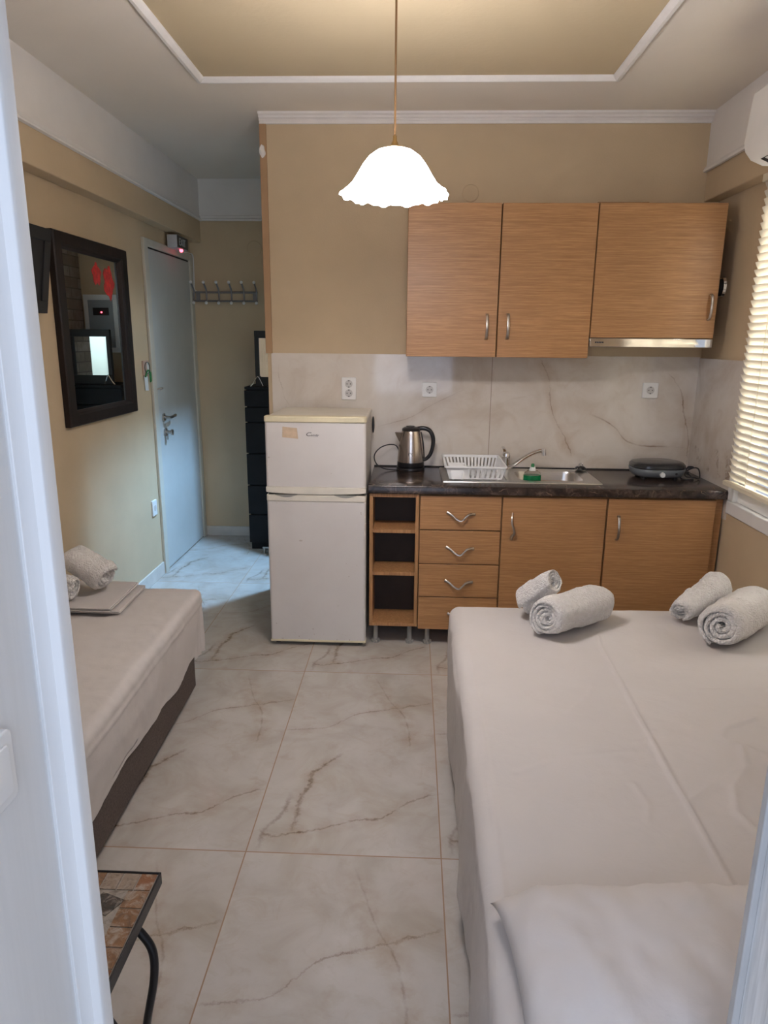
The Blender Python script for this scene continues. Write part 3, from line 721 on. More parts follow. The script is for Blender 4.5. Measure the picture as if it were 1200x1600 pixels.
# washing-up bottle in the bowl
bt = thing('soap_bottle', 'clear washing-up bottle of green soap with a green cap in the sink', 'bottle', (.625, 3.56, .712))
sbx, sby = .625, 3.555
def squash(bm):
    for v in bm.verts: v.co.y = sby+(v.co.y-sby)*.62
bm = B(); lathe(bm, [(.001, .712), (.038, .712), (.044, .716), (.045, .80), (.045, .863), (.040, .876), (.024, .888), (.014, .891), (.014, .897)], sbx, sby, 32); squash(bm); obj('bottle_body', bm, 'bottle', bt)
bm = B(); lathe(bm, [(.001, .715), (.036, .715), (.0425, .719), (.0435, .80), (.0435, .864), (.001, .864)], sbx, sby, 32); squash(bm); q = obj('liquid', bm, 'soapg', bt); q['label'] = 'green liquid'
bm = B(); lathe(bm, [(.001, .888), (.018, .888), (.018, .893), (.0145, .897), (.0135, .906), (.001, .906)], sbx, sby, 24); obj('collar', bm, 'wplast', bt)
bm = B(); lathe(bm, [(.008, .905), (.009, .918), (.006, .923), (.001, .923)], sbx, sby, 20); obj('cap', bm, 'capg', bt)

# sink plug with chain on the back ledge
pg = thing('sink_plug', 'black rubber sink plug with chain on the back corner of the sink', 'plug', (.925, 3.785, WZ1+.004))
bm = B(); lathe(bm, [(.001, .8535), (.026, .8535), (.030, .858), (.026, .866), (.020, .872), (.001, .876)], .922, 3.782, 28, rf=lambda r, i, th: r*(1+.10*math.cos(5*th)*(i in (1, 2, 3))))
obj('stopper', bm, 'black', pg)
bm = B(); tube(bm, [(.922+.010*math.cos(t*PI/8), 3.778, .882+.010*math.sin(t*PI/8)) for t in range(17)], .002, 8, False); obj('ring', bm, 'chrome', pg)
bm = B()
ch = spline([(.912, 3.778, .878), (.90, 3.76, .862), (.886, 3.735, .855), (.876, 3.70, .846), (.868, 3.68, .80), (.86, 3.67, .75)], 10)
for p in ch:
    bmesh.ops.create_icosphere(bm, subdivisions=1, radius=.0024, matrix=Matrix.Translation(p))
obj('chain', bm, 'chrome', pg)

# electric hotplate
hp = thing('electric_hotplate', 'grey electric hotplate with black lid at the window end of the worktop', 'hotplate', (1.285, 3.66, WZ1))
hx, hy = 1.287, 3.655
def oval(rx, ry, z, n=56, e=2.7):
    o = []
    for j in range(n):
        t = 2*PI*j/n; c, s = math.cos(t), math.sin(t)
        o.append((hx+rx*abs(c)**(2/e)*(1 if c >= 0 else -1), hy+ry*abs(s)**(2/e)*(1 if s >= 0 else -1), z))
    return o
def loft(bm, layers):
    R_ = [[bm.verts.new(p) for p in l] for l in layers]
    for a, b in zip(R_, R_[1:]):
        for j in range(len(a)): bm.faces.new((a[j], a[(j+1) % len(a)], b[(j+1) % len(a)], b[j]))
    bm.faces.new(R_[0][::-1]); bm.faces.new(R_[-1])
bm = B(); loft(bm, [oval(.10, .075, .855), oval(.118, .092, .858), oval(.132, .106, .872), oval(.137, .112, .893), oval(.136, .111, .899)]); obj('housing', bm, 'hpgrey', hp)
bm = B(); loft(bm, [oval(.133, .108, .899), oval(.137, .112, .905), oval(.136, .111, .916), oval(.126, .100, .927), oval(.10, .08, .932), oval(.03, .02, .933)]); obj('lid', bm, 'hptop', hp)
bm = B(); cyl(bm, (1.281, hy-.105, .877), (1.281, hy-.118, .875), .0135, .012); box(bm, 1.2795, 1.2825, hy-.1195, hy-.117, .866, .884); k = obj('knob', bm, 'wplast', hp); k['label'] = 'pale dial knob'
bm = B(); cyl(bm, (1.352, hy-.098, .882), (1.352, hy-.106, .881), .006); obj('indicator_light', bm, 'black', hp)
for sx in (-.08, .08):
    for sy in (-.05, .05):
        bm = B(); cyl(bm, (hx+sx, hy+sy, .8455), (hx+sx, hy+sy, .857), .012); obj('foot', bm, 'black', hp)
bm = B(); tube(bm, [(1.418, 3.665, .872), (1.445, 3.65, .868), (1.455, 3.60, .850), (1.44, 3.575, .849), (1.395, 3.60, .850), (1.43, 3.66, .866), (1.475, 3.665, .893), (1.497, 3.64, .892), (1.490, 3.60, .852), (1.455, 3.585, .858), (1.425, 3.62, .858), (1.455, 3.68, .895), (1.485, 3.68, .894), (1.42, 3.70, .880)], .0038, 8)
box(bm, 1.425, 1.452, 3.645, 3.667, .862, .878); q = obj('power_cord', bm, 'black', hp)

# kettle
kt = thing('electric_kettle', 'brushed steel kettle with black handle on its black base next to the fridge', 'kettle', (0, 3.77, WZ1))
kx, ky = -.002, 3.765
bm = B(); lathe(bm, [(.001, WZ1), (.074, WZ1), (.077, WZ1+.004), (.076, WZ1+.016), (.001, WZ1+.018)], kx, ky, 44); obj('power_base', bm, 'black', kt)
bm = B(); lathe(bm, [(.001, WZ1+.019), (.071, WZ1+.019), (.0735, WZ1+.023), (.0725, WZ1+.045), (.001, WZ1+.045)], kx, ky, 44); obj('lower_band', bm, 'black', kt)
bm = B(); lathe(bm, [(.072, WZ1+.045), (.0715, WZ1+.06), (.068, WZ1+.11), (.062, WZ1+.16), (.055, WZ1+.196), (.050, WZ1+.212), (.046, WZ1+.215)], kx, ky, 56); obj('body', bm, 'kettle', kt)
bm = B()
for (zt, w_, ln) in ((0, 0, 0),):
    V = lambda a, b, c: bm.verts.new((kx+a, ky+b, WZ1+c))
    l1 = [V(-.048, .024, .203), V(-.048, -.024, .203), V(-.062, -.012, .150), V(-.062, .012, .150)]
    tip = [V(-.087, .005, .203), V(-.087, -.005, .203), V(-.084, -.004, .192), V(-.084, .004, .192)]
    for j in range(4): bm.faces.new((l1[j], l1[(j+1) % 4], tip[(j+1) % 4], tip[j]))
    bm.faces.new(tip)
s = obj('spout', bm, 'kettle', kt)
bm = B(); lathe(bm, [(.049, WZ1+.212), (.050, WZ1+.219), (.046, WZ1+.226), (.036, WZ1+.231), (.012, WZ1+.233), (.001, WZ1+.233)], kx, ky, 40); lathe(bm, [(.024, WZ1+.232), (.022, WZ1+.238), (.001, WZ1+.240)], kx-.004, ky, 24); obj('lid', bm, 'black', kt)
bm = B(); tube(bm, [(kx+.035, ky, WZ1+.222), (kx+.065, ky-.002, WZ1+.226), (kx+.098, ky-.004, WZ1+.215), (kx+.118, ky-.005, WZ1+.180), (kx+.119, ky-.005, WZ1+.130), (kx+.106, ky-.004, WZ1+.085), (kx+.085, ky-.002, WZ1+.060), (kx+.066, ky, WZ1+.052)], lambda t: (.0115, .0125-.003*t), 12)
tube(bm, [(kx+.052, ky, WZ1+.205), (kx+.064, ky, WZ1+.15), (kx+.070, ky, WZ1+.09), (kx+.073, ky, WZ1+.05)], lambda t: (.008, .005), 10)
obj('handle', bm, 'black', kt)
bm = B()
for seg in ([(-.014, .094), (-.006, .100), (.003, .096), (.010, .099)], [(-.008, .100), (-.012, .088), (-.010, .082)], [(.004, .096), (.008, .086), (.012, .080)]):
    pts_ = []
    for a, b in seg:
        rr = .0693+(.0715-.0693)*0; th = math.asin(a/.069); zz = WZ1+b
        pts_.append((kx+math.sin(th)*.0705, ky-math.cos(th)*.0705, zz))
    tube(bm, pts_, .0012, 6)
obj('emblem', bm, 'ink', kt)
bm = B(); tube(bm, [(kx-.02, ky+.055, .853), (-.05, 3.825, .870), (-.075, 3.825, .955), (-.112, 3.80, .975), (-.160, 3.75, .968), (-.190, 3.70, .945), (-.196, 3.68, .915), (-.178, 3.68, .880), (-.140, 3.70, .857), (-.10, 3.715, .8495), (-.068, 3.725, .8495)], .0032, 8)
obj('power_cord', bm, 'black', kt)

# ================================================================== WALL UNITS
UY = 3.53
def wall_unit(name, label, x0, x1, z0, z1, hx_, hz):
    t = thing(name, label, 'cabinet', ((x0+x1)/2, 3.69, z0))
    bm = boxes((x0, x0+.017, UY+.02, YK-.009, z0, z1), (x1-.017, x1, UY+.02, YK-.009, z0, z1), (x0+.017, x1-.017, UY+.02, YK-.009, z0, z0+.017), (x0+.017, x1-.017, UY+.02, YK-.009, z1-.017, z1), (x0+.017, x1-.017, YK-.016, YK-.009, z0+.017, z1-.017))
    obj('carcass', bm, 'oakv', t, bev=.001)
    d = obj('door', bx(x0+.001, x1-.001, UY, UY+.018, z0+.001, z1-.001), 'oak', t, bev=.0015)
    bow(d, hx_, hz-.059, hz+.059, UY); return t
wall_unit('wall_cupboard', 'oak wall cupboard nearest the lamp, handle at its lower right', -.034, .4055, 1.453, 2.160, .356, 1.598)
wall_unit('wall_cupboard', 'middle oak wall cupboard, handle at its lower left', .4095, .854, 1.453, 2.160, .457, 1.600)
wall_unit('wall_cupboard', 'widest oak wall cupboard, over the cooker hood by the window', .858, 1.447, 1.551, 2.161, 1.414, 1.697)
hd = thing('cooker_hood', 'slim stainless cooker hood under the widest wall cupboard', 'cooker hood', (1.152, 3.69, 1.508))
obj('housing', bx(.862, 1.444, UY+.012, YK-.01, 1.512, 1.550), 'steel', hd, bev=.001)
obj('front_strip', bx(.858, 1.446, UY-.001, UY+.012, 1.508, 1.549), 'chrome', hd, bev=.002)
bm = boxes(*[(.884+i*.0085, .890+i*.0085, UY-.0025, UY, 1.526, 1.533) for i in range(5)]); obj('buttons', bm, 'black', hd, smooth=False)
tag(obj('board', bx(.866, 1.104, 3.60, 3.78, 2.163, 2.176), 'cardboard', bev=.001), 'thin brown board lying on top of the wall cupboards', 'board')
bm = B(); cyl(bm, (XR-.012, 3.70, 1.80), (XR, 3.70, 1.80), .050, .054, 36); dv = tag(obj('vent_duct', bm, 'chrome'), 'round metal duct collar on the right wall beside the wall cupboard', 'vent')
bm = B(); cyl(bm, (1.449, 3.71, 1.80), (XR-.012, 3.71, 1.80), .04, .04, 30); obj('duct_pipe', bm, 'blackm', dv)
def round_cover(name, label, x, y, z, r):
    bm = B(); lathe(bm, [(.001, .006), (r*.9, .005), (r, .0), (r, -.002), (.001, -.002)], 0, 0, 36)
    bmesh.ops.rotate(bm, verts=bm.verts, cent=(0, 0, 0), matrix=Matrix.Rotation(PI/2, 3, 'X'))
    bmesh.ops.translate(bm, verts=bm.verts, vec=(x, y, z))
    return tag(obj(name, bm, 'wall'), label, 'wall cover')
round_cover('junction_cover', 'round beige cover on the wall above the wall cupboards', .279, YK-.0005, 2.262, .043)
round_cover('junction_cover', 'round beige cover on the hallway wall above the coat rack', -1.165, YH-.0005, 2.165, .055)

# sockets
def outlet(x, z, w, h, cells, label, group='sockets on the wall tiles'):
    Y = YK-.008
    t = thing('wall_socket', label, 'socket', (x, Y, z-h/2), group)
    bm = B(); prism(bm, rrect(x-w/2, x+w/2, z-h/2, z+h/2, .006), 'Y', Y-.010, Y); obj('cover_plate', bm, 'wplast', t, bev=.002)
    for dz in cells:
        bm = B(); cyl(bm, (x, Y-.0115, z+dz), (x, Y-.009, z+dz), .0205, n=28); r_ = obj('recess', bm, 'socket', t)
        bm = B()
        for sx in (-.0095, .0095): cyl(bm, (x+sx, Y-.0122, z+dz), (x+sx, Y-.011, z+dz), .0028, n=12)
        for sz in (-.017, .017): box(bm, x-.004, x+.004, Y-.0122, Y-.011, z+dz+sz-.002, z+dz+sz+.002)
        obj('pin_holes', bm, 'black', r_, smooth=False)
    return t
outlet(-.346, 1.272, .078, .120, (.025, -.025), 'white double wall socket above the fridge')
outlet(.094, 1.271, .078, .078, (0,), 'white single wall socket above the kettle and dish rack')
outlet(1.277, 1.281, .082, .082, (0,), 'white single wall socket above the hotplate')

# ================================================================== WINDOW BLIND AND AIR CONDITIONER
vb = thing('venetian_blind', 'cream venetian blind lowered over the window, slats tilted nearly shut', 'blind', (1.478, 2.6, .89))
SX, SY0, SY1 = 1.482, 1.95, 3.245
bm = B(); nsl = 40; zt, zb = 2.172, .935
tilt = math.radians(56)
for i in range(nsl):
    z = zb+(zt-zb)*i/(nsl-1)
    a_ = tilt+random.uniform(-.03, .03)
    pts_ = []
    for j in range(5):
        s = -.5+j/4; cw = .003*(1-(2*s)**2)
        # upper edge leans into the room, lower edge towards the glass
        pts_.append((SX-s*.041*math.cos(a_)-cw*math.sin(a_), z+s*.041*math.sin(a_)-cw*math.cos(a_)))
    off = [(p[0]+.0008, p[1]+.0004) for p in pts_[::-1]]
    jit = random.uniform(-.004, .004)
    prism(bm, pts_+off, 'Y', SY0+jit, SY1+jit)
obj('slats', bm, 'slat', vb)
obj('head_rail', bx(SX-.026, SX+.026, SY0, SY1, 2.190, 2.2215), 'rail', vb, bev=.002)
bm = B(); prism(bm, [(SX-.030, .893), (SX+.022, .889), (SX+.022, .905), (SX-.018, .915), (SX-.030, .910)], 'Y', SY0, SY1+.004); obj('bottom_rail', bm, 'rail', vb, bev=.002)
bm = B()
for y in (2.15, 2.60, 3.05):
    for dx in (-.0205, .0205): cyl(bm, (SX+dx, y, .905), (SX+dx, y, 2.195), .0009, n=6)
obj('ladder_cords', bm, 'rail', vb)
ac = thing('air_conditioner', 'white wall air conditioner high on the right wall', 'air conditioner', (1.35, 2.6, 2.19))
prof = [(1.448, 2.21), (1.395, 2.196), (1.335, 2.196), (1.288, 2.215), (1.262, 2.245), (1.255, 2.275), (1.270, 2.445), (1.285, 2.462), (1.448, 2.462)]
bm = B(); prism(bm, prof, 'Y', 2.18, 2.995); obj('housing', bm, 'ac', ac, bev=.008, seg=3)
bm = B(); prism(bm, [(1.395, 2.1945), (1.335, 2.1945), (1.300, 2.209), (1.302, 2.212), (1.336, 2.198), (1.395, 2.198)], 'Y', 2.24, 2.935); obj('air_outlet', bm, 'dark', ac, smooth=False)
bm = B(); prism(bm, [(1.352, 2.1905), (1.300, 2.205), (1.302, 2.208), (1.353, 2.1935)], 'Y', 2.26, 2.90); obj('louvre', bm, 'ac', ac, smooth=False)

# ================================================================== BEDS
def drape_bm(x0, x1, y0, y1, z0, z1, r, step, fn):
    bm = B()
    def grid(P, nu, nv):
        vs = [[bm.verts.new(P(i/nu, j/nv)) for j in range(nv+1)] for i in range(nu+1)]
        for i in range(nu):
            for j in range(nv): bm.faces.new((vs[i][j], vs[i+1][j], vs[i+1][j+1], vs[i][j+1]))
    nx, ny, nz = [max(4, int(round(l/step))) for l in (x1-x0, y1-y0, z1-z0)]
    dx, dy, dz = x1-x0, y1-y0, z1-z0
    grid(lambda a, b: (x0+dx*a, y0+dy*b, z1), nx, ny)
    grid(lambda a, b: (x0, y0+dy*a, z0+dz*b), ny, nz); grid(lambda a, b: (x1, y0+dy*a, z0+dz*b), ny, nz)
    grid(lambda a, b: (x0+dx*a, y0, z0+dz*b), nx, nz); grid(lambda a, b: (x0+dx*a, y1, z0+dz*b), nx, nz)
    bmesh.ops.remove_doubles(bm, verts=bm.verts, dist=step*.1)
    for v in bm.verts:
        p = v.co; q = Vector((min(max(p.x, x0+r), x1-r), min(max(p.y, y0+r), y1-r), min(p.z, z1-r)))
        d = p-q
        if d.length > 1e-6:
            # keep the square sections of the skirt flush, round the edges
            p = q+d.normalized()*r
        v.co = fn(p.copy(), d.normalized() if d.length > 1e-6 else Vector((0, 0, 1)))
    return bm
def seg_d(x, y, a, b):
    ax, ay = a; bx_, by = b; dx, dy = bx_-ax, by-ay; t = max(0, min(1, ((x-ax)*dx+(y-ay)*dy)/(dx*dx+dy*dy)))
    return math.hypot(x-ax-dx*t, y-ay-dy*t), t
def crease(x, y, pts, h, w):
    return max(h*math.exp(-(seg_d(x, y, a, b)[0]/w)**2) for a, b in zip(pts, pts[1:]))
# double bed
DZ = .485
db = thing('double_bed', 'double bed under the window covered by a white sheet', 'bed', (.84, 1.72, 0))
obj('bed_base', bx(.20, 1.48, .76, 2.66, .07, .25), 'uph', db, bev=.01)
obj('mattress', bx(.19, 1.49, .75, 2.67, .252, DZ-.02), 'mattress', db, bev=.04, seg=4)
for x in (.26, 1.42):
    for y in (.82, 2.60):
        bm = B(); cyl(bm, (x, y, 0), (x, y, .072), .025); obj('leg', bm, 'black', db)
CR = [([(.69, 2.40), (.679, 2.323), (.668, 1.75), (.655, 1.05)], .0065, .0055), ([(.21, 2.3), (.211, 1.761), (.202, 1.1)], .004, .005),
      ([(.658, 1.449), (.76, 1.53), (.868, 1.596), (.97, 1.62)], .0035, .008), ([(.80, 1.30), (.765, 1.42), (.80, 1.52), (.868, 1.60), (.90, 1.70)], .005, .009),
      ([(.95, 1.66), (.86, 1.74), (.90, 1.80), (1.0, 1.85)], .004, .009), ([(.55, 1.38), (.572, 1.44), (.56, 1.52)], .003, .007), ([(.62, 1.70), (.655, 1.72), (.69, 1.76)], .003, .007), ([(.47, 1.85), (.55, 1.95), (.58, 2.02)], .002, .008),
      ([(.28, 1.55), (.42, 1.62), (.60, 1.66)], .0015, .008), ([(.9, 2.0), (1.1, 2.02), (1.4, 2.0)], .0025, .010)]
def dsheet(p, n):
    x, y, z = p
    t = max(0, (DZ-.03-z)/.3)
    w = .010*fbm((x*1.2, y, z*.7), 3.1)+.003*fbm(p, 11)
    if n.z < .5:  # skirt: slow vertical folds
        w += .004*t*math.sin(y*9+1.5*math.sin(y*4))
    h = 0
    if n.z > .3:
        for pts, hh, ww in CR:
            h = max(h, crease(x, y, pts, hh, ww))
        w *= .35
    q = p+n*w+Vector((0, 0, h))
    q.x += (q.y-1.75)*.008   # the bed stands very slightly askew
    return q
bm = drape_bm(.158, 1.505, .725, 2.70, .085, DZ, .045, .0068, dsheet)
tag(obj('bed_sheet', bm, 'sheet', angle=180), 'creased white sheet covering the double bed down to the floor', 'sheet')
# pillow
def pillow_bm(cx, cy, cz, a, b, T):
    bm = B(); n = 60; top = {}; bot = {}
    for i in range(n+1):
        for j in range(n+1):
            u, v = -1+2*i/n, -1+2*j/n
            x = a*u*(1-.05*(1-v*v)*abs(u)**3); y = b*v*(1-.06*(1-u*u)*abs(v)**3)
            th = T*max(0, (1-abs(u)**3.2))**.55*max(0, (1-abs(v)**3.2))**.55
            wr = .010*fbm((x*1.7, y*.8, 2.2), 7)+.004*fbm((x*1.6, y*.7, .3), 20)
            edge = i in (0, n) or j in (0, n)
            c1 = .004*math.exp(-((x-.13-.10*y)/.008)**2)
            dr = -.035*(abs(u)**4*abs(v)**4)
            zt = dr+th+(0 if edge else wr*min(1, th/.03)+c1*min(1, th/.03)); zb_ = dr-th*.52
            top[i, j] = bm.verts.new((cx+x, cy+y, cz+zt)); bot[i, j] = top[i, j] if edge else bm.verts.new((cx+x, cy+y, cz+zb_))
    for i in range(n):
        for j in range(n):
            bm.faces.new((top[i, j], top[i+1, j], top[i+1, j+1], top[i, j+1]))
            f = (bot[i, j], bot[i, j+1], bot[i+1, j+1], bot[i+1, j])
            if len(set(f)) >= 3 and not all(f[k] in (top[i, j], top[i+1, j], top[i+1, j+1], top[i, j+1]) for k in range(4)): bm.faces.new(f)
    return bm
bm = pillow_bm(.515, .925, .534, .345, .195, .080)
bmesh.ops.rotate(bm, verts=bm.verts, cent=(.515, .925, .53), matrix=Matrix.Rotation(math.radians(1.5), 3, 'Z'))
tag(obj('pillow', bm, 'pillow', angle=180), 'white pillow at the head of the double bed', 'pillow')

# single bed
SZ = .452
sb = thing('single_bed', 'single bed with brown upholstered base along the left wall', 'bed', (-1.27, 1.9, 0))
def skew(bm, k=-.026, y0=2.8):
    for v in bm.verts: v.co.x += (v.co.y-y0)*k*min(1, max(0, (v.co.x+1.62)/.6))
    return bm
obj('bed_base', skew(bx(-1.62, -.936, .96, 2.79, .03, .25), ), 'uph', sb, bev=.008)
obj('mattress', skew(bx(-1.615, -.955, .955, 2.83, .252, SZ-.015)), 'mattress', sb, bev=.03, seg=4)
for x in (-1.55, -.985):
    for y in (1.02, 2.70):
        bm = B(); cyl(bm, (x+(y-2.8)*-.026*(x > -1.2), y, 0), (x+(y-2.8)*-.026*(x > -1.2), y, .034), .022); obj('leg', bm, 'black', sb)
def ssheet(p, n):
    x, y, z = p
    side = n.z < .5
    w = .006*fbm((x*1.5, y*1.2, z), 4)+.002*fbm(p, 14)
    t = max(0, min(1, (SZ-.03-z)/.22))
    if side:
        w += .004*t*math.sin(y*13+2*math.sin(y*5))
        ncor = math.exp(-((y-2.90)/.09)**2) if n.x > .2 else 0
        w += t*ncor*.010*math.sin(y*150)
        w -= .014*max(0, t-.55)*(1-ncor)
    q = p+n*w
    if z < .21: q.z += .012*math.sin(y*7)+.006*math.sin(y*17)-(.02 if y > 2.75 else 0)
    h = crease(x, z, [(-5, .395), (5, .395)], .0045, .0055) if side and n.x > .5 else 0
    q += n*h
    q.x += (q.y-2.8)*-.026*min(1, max(0, (x+1.62)/.6))
    return q
bm = drape_bm(-1.628, -.918, .94, 2.905, .185, SZ, .03, .0075, ssheet)
tag(obj('bed_sheet', bm, 'sheet', angle=180), 'white fitted sheet on the single bed, ending above its brown base', 'sheet')
# folded sheets on the single bed
def folded(x0, x1, y0, y1, z0, layers, label, sk):
    bm = B()
    for k in range(layers):
        z = z0+k*.0055; d = random.uniform(-.004, .004)
        pts = rrect(x0+d, x1+d, y0+d, y1+d, .006, 3)
        prism(bm, pts, 'Z', z, z+.0048)
    for v in bm.verts: v.co.x += (v.co.y-y0)*sk; v.co.z += .0012*fbm(v.co, 14)
    return tag(obj('folded_sheet', bm, 'sheet', bev=.0015), label, 'sheet')
folded(-1.56, -1.150, 2.565, 2.875, SZ+.007, 2, 'lower folded white sheet on the single bed', -.03)
folded(-1.58, -1.182, 2.550, 2.865, SZ+.0195, 3, 'upper folded white sheet on the single bed, towels lying on it', -.03)

# rolled towels
def towel(name, label, p0, p1, R_, turns=3.2, r0=.004, group='rolled towels', taper=(1, 1), fold=.55, flat=.86, seed=0, phase=0.0, knot=None):
    """spiral roll from p0 (open end) to p1"""
    p0, p1 = Vector(p0), Vector(p1); ax = (p1-p0); Ln = ax.length; ax.normalize()
    up = Vector((0, 0, 1)); sx = ax.cross(up).normalized(); uz = sx.cross(ax).normalized()
    pitch = (R_-r0)/turns; th = pitch*.80
    nth = int(turns*26); K = max(16, int(Ln/.010))
    def ring(u):
        x = u*Ln; sc = taper[0]+(taper[1]-taper[0])*u
        outs, ins = [], []
        for i in range(nth+1):
            t = i/nth; ang = phase+2*PI*turns*t
            rc = r0+(R_-r0-th*.5)*t+th*.1
            wv = 1+.07*fbm((math.cos(ang)*1.2+seed, math.sin(ang)*1.2, t*3), 1.2)
            e0 = max(0, 1-x/.012); e1 = max(0, 1-(Ln-x)/.012)
            hth = th*.5*(1-.5*max(e0, e1)**2)
            xo = x
            if u < .5: xo += (.014*math.sin(3*ang*.33+seed)+.012*(1-t))*(1-u*2)**6
            else: xo -= (.014*math.sin(3*ang*.37+seed)+.010*(1-t))*(u*2-1)**6
            for lst, r in ((outs, rc+hth), (ins, rc-hth)):
                r = r*wv*sc*(1-.16*t*max(max(0, 1-x/.035), max(0, 1-(Ln-x)/.035))**2.2)
                if lst is outs and t > 1-1/turns and fold is not None:
                    r += .0055/(1+math.exp(-(u-fold-.06*math.sin(ang))*130))
                    r += .010*fbm((x*9, math.cos(ang)*.8+seed, math.sin(ang)*.8), 2.0)*.35
                cx_, cz_ = r*math.cos(ang), r*math.sin(ang)
                fl = -R_*flat*sc
                if cz_ < fl: cz_ = fl+(cz_-fl)*.25
                lst.append(p0+ax*xo+sx*cx_+uz*cz_)
        return outs, ins
    bm = B(); RR = []
    for k in range(K+1):
        o_, i_ = ring(k/K)
        RR.append([bm.verts.new(q) for q in o_]+[bm.verts.new(q) for q in i_[::-1]])
    n = len(RR[0])
    for a, b in zip(RR, RR[1:]):
        for j in range(n): bm.faces.new((a[j], a[(j+1) % n], b[(j+1) % n], b[j]))
    m_ = nth+1
    for R0 in (RR[0], RR[-1]):
        for j in range(nth): bm.faces.new((R0[j], R0[j+1], R0[n-2-j], R0[n-1-j]))
    for v in bm.verts:
        d = noise.noise(v.co*190)*.0012; v.co += Vector((noise.noise(v.co*170), noise.noise(v.co*171+Vector((3, 0, 0))), noise.noise(v.co*172+Vector((0, 5, 0)))))*.0016
        if knot: pass
    return tag(obj(name, bm, 'towel', angle=180), label, 'towel', group)
towel('rolled_towel', 'large rolled white towel, front of the left pair on the double bed', (.490, 2.37, DZ+.077), (.745, 2.560, DZ+.070), .079, 3.8, seed=1, phase=-.55, taper=(1.0, .93))
towel('rolled_towel', 'small rolled white towel, back of the left pair on the double bed', (.556, 2.528, DZ+.168), (.452, 2.590, DZ+.048), .054, 3.2, seed=4, phase=2.0, taper=(1, 1.05), fold=.45)
towel('rolled_towel', 'large rolled white towel, front of the right pair on the double bed', (1.087, 2.31, DZ+.083), (1.33, 2.55, DZ+.078), .085, 3.3, seed=7, phase=2.5, taper=(1.0, .98), fold=.32)
towel('rolled_towel', 'small rolled white towel, back of the right pair on the double bed', (1.225, 2.66, DZ+.120), (1.030, 2.53, DZ+.050), .062, 3.2, seed=9, phase=3.0, taper=(1.08, .62), fold=.5)
towel('rolled_towel', 'small rolled white towel leaning on another roll, on the single bed', (-1.420, 2.72, SZ+.200), (-1.262, 2.715, SZ+.100), .066, 3.2, seed=12, phase=1.0, taper=(.92, 1.0), fold=.75)
towel('rolled_towel', 'large rolled white towel at the left edge, in front on the single bed', (-1.345, 2.60, SZ+.092), (-1.54, 2.665, SZ+.092), .055, 3.0, seed=15, phase=2.2, fold=.5)

# ================================================================== MOSAIC TABLE
mt_ = thing('mosaic_side_table', 'small black iron side table with stone mosaic top in the near left corner', 'table', (-.70, 1.03, 0))
TX0, TX1, TY0, TY1, TZ = -.832, -.505, .84, 1.213, .45
bm = boxes((TX0, TX1, TY1-.004, TY1, TZ-.028, TZ), (TX0, TX1, TY0, TY0+.004, TZ-.028, TZ), (TX1-.004, TX1, TY0+.004, TY1-.004, TZ-.028, TZ), (TX0, TX0+.004, TY0+.004, TY1-.004, TZ-.028, TZ), (TX0+.004, TX1-.004, TY0+.004, TY1-.004, TZ-.020, TZ-.008))
obj('top_frame', bm, 'iron', mt_, bev=.001)
bm = B(); lay = bm.loops.layers.float_color.new('tile')
RU = [(.20, .075, .03), (.22, .115, .055), (.12, .055, .032), (.26, .20, .155), (.21, .09, .04)]
def tile(poly, col):
    n0 = len(bm.faces); prism(bm, poly, 'Z', TZ-.010, TZ-.001)
    bm.faces.ensure_lookup_table()
    for f in bm.faces[n0:]:
        for l in f.loops: l[lay] = (*col, 1)
gx0, gx1, gy0, gy1 = TX0+.005, TX1-.005, TY0+.005, TY1-.005
tile([(gx0, gy0), (gx1, gy0), (gx1, gy1), (gx0, gy1)], (.30, .275, .245))
for f in bm.faces:
    for v in f.verts: v.co.z -= .0012*.5
bw = .046
def rects(x0, x1, y0, y1, n_, along):
    for i in range(n_):
        a, b = i/n_, (i+1)/n_; g = .0015
        if along == 'x': q = (x0+(x1-x0)*a+g, x0+(x1-x0)*b-g, y0+g, y1-g)
        else: q = (x0+g, x1-g, y0+(y1-y0)*a+g, y0+(y1-y0)*b-g)
        tile([(q[0], q[2]), (q[1], q[2]), (q[1], q[3]), (q[0], q[3])], random.choice(RU))
rects(gx0, gx1, gy1-bw, gy1, 9, 'x'); rects(gx0, gx1, gy0, gy0+bw, 9, 'x')
rects(gx1-bw, gx1, gy0+bw, gy1-bw, 6, 'y'); rects(gx0, gx0+bw, gy0+bw, gy1-bw, 6, 'y')
ix0, ix1, iy0, iy1 = gx0+bw+.002, gx1-bw-.002, gy0+bw+.002, gy1-bw-.002
for i in range(3):
    for j in range(3):
        cx_ = ix1-.030-i*.082-(j % 2)*.012; cy_ = iy1-.033-j*.088
        tile([(cx_-.036, cy_-.012), (cx_+.014, cy_-.030), (cx_+.036, cy_+.010), (cx_-.014, cy_+.028)], random.choice([(.040, .036, .033), (.055, .05, .044), (.10, .065, .045)]))
obj('mosaic_top', bm, 'mosaic', mt_, smooth=False)
for sx in (1, -1):
    for yy in (1.10, .93):
        xm = -.668; e = .168
        bm = B(); tube(bm, [(xm+sx*(e-.030), yy, TZ-.020), (xm+sx*(e-.006), yy, TZ-.045), (xm+sx*(e+.012), yy, TZ-.085), (xm+sx*(e+.010), yy, TZ-.15), (xm+sx*(e-.010), yy, TZ-.25), (xm+sx*(e-.028), yy, TZ-.35), (xm+sx*(e-.034), yy, .002)], .0085, 12)
        obj('leg', bm, 'iron', mt_)

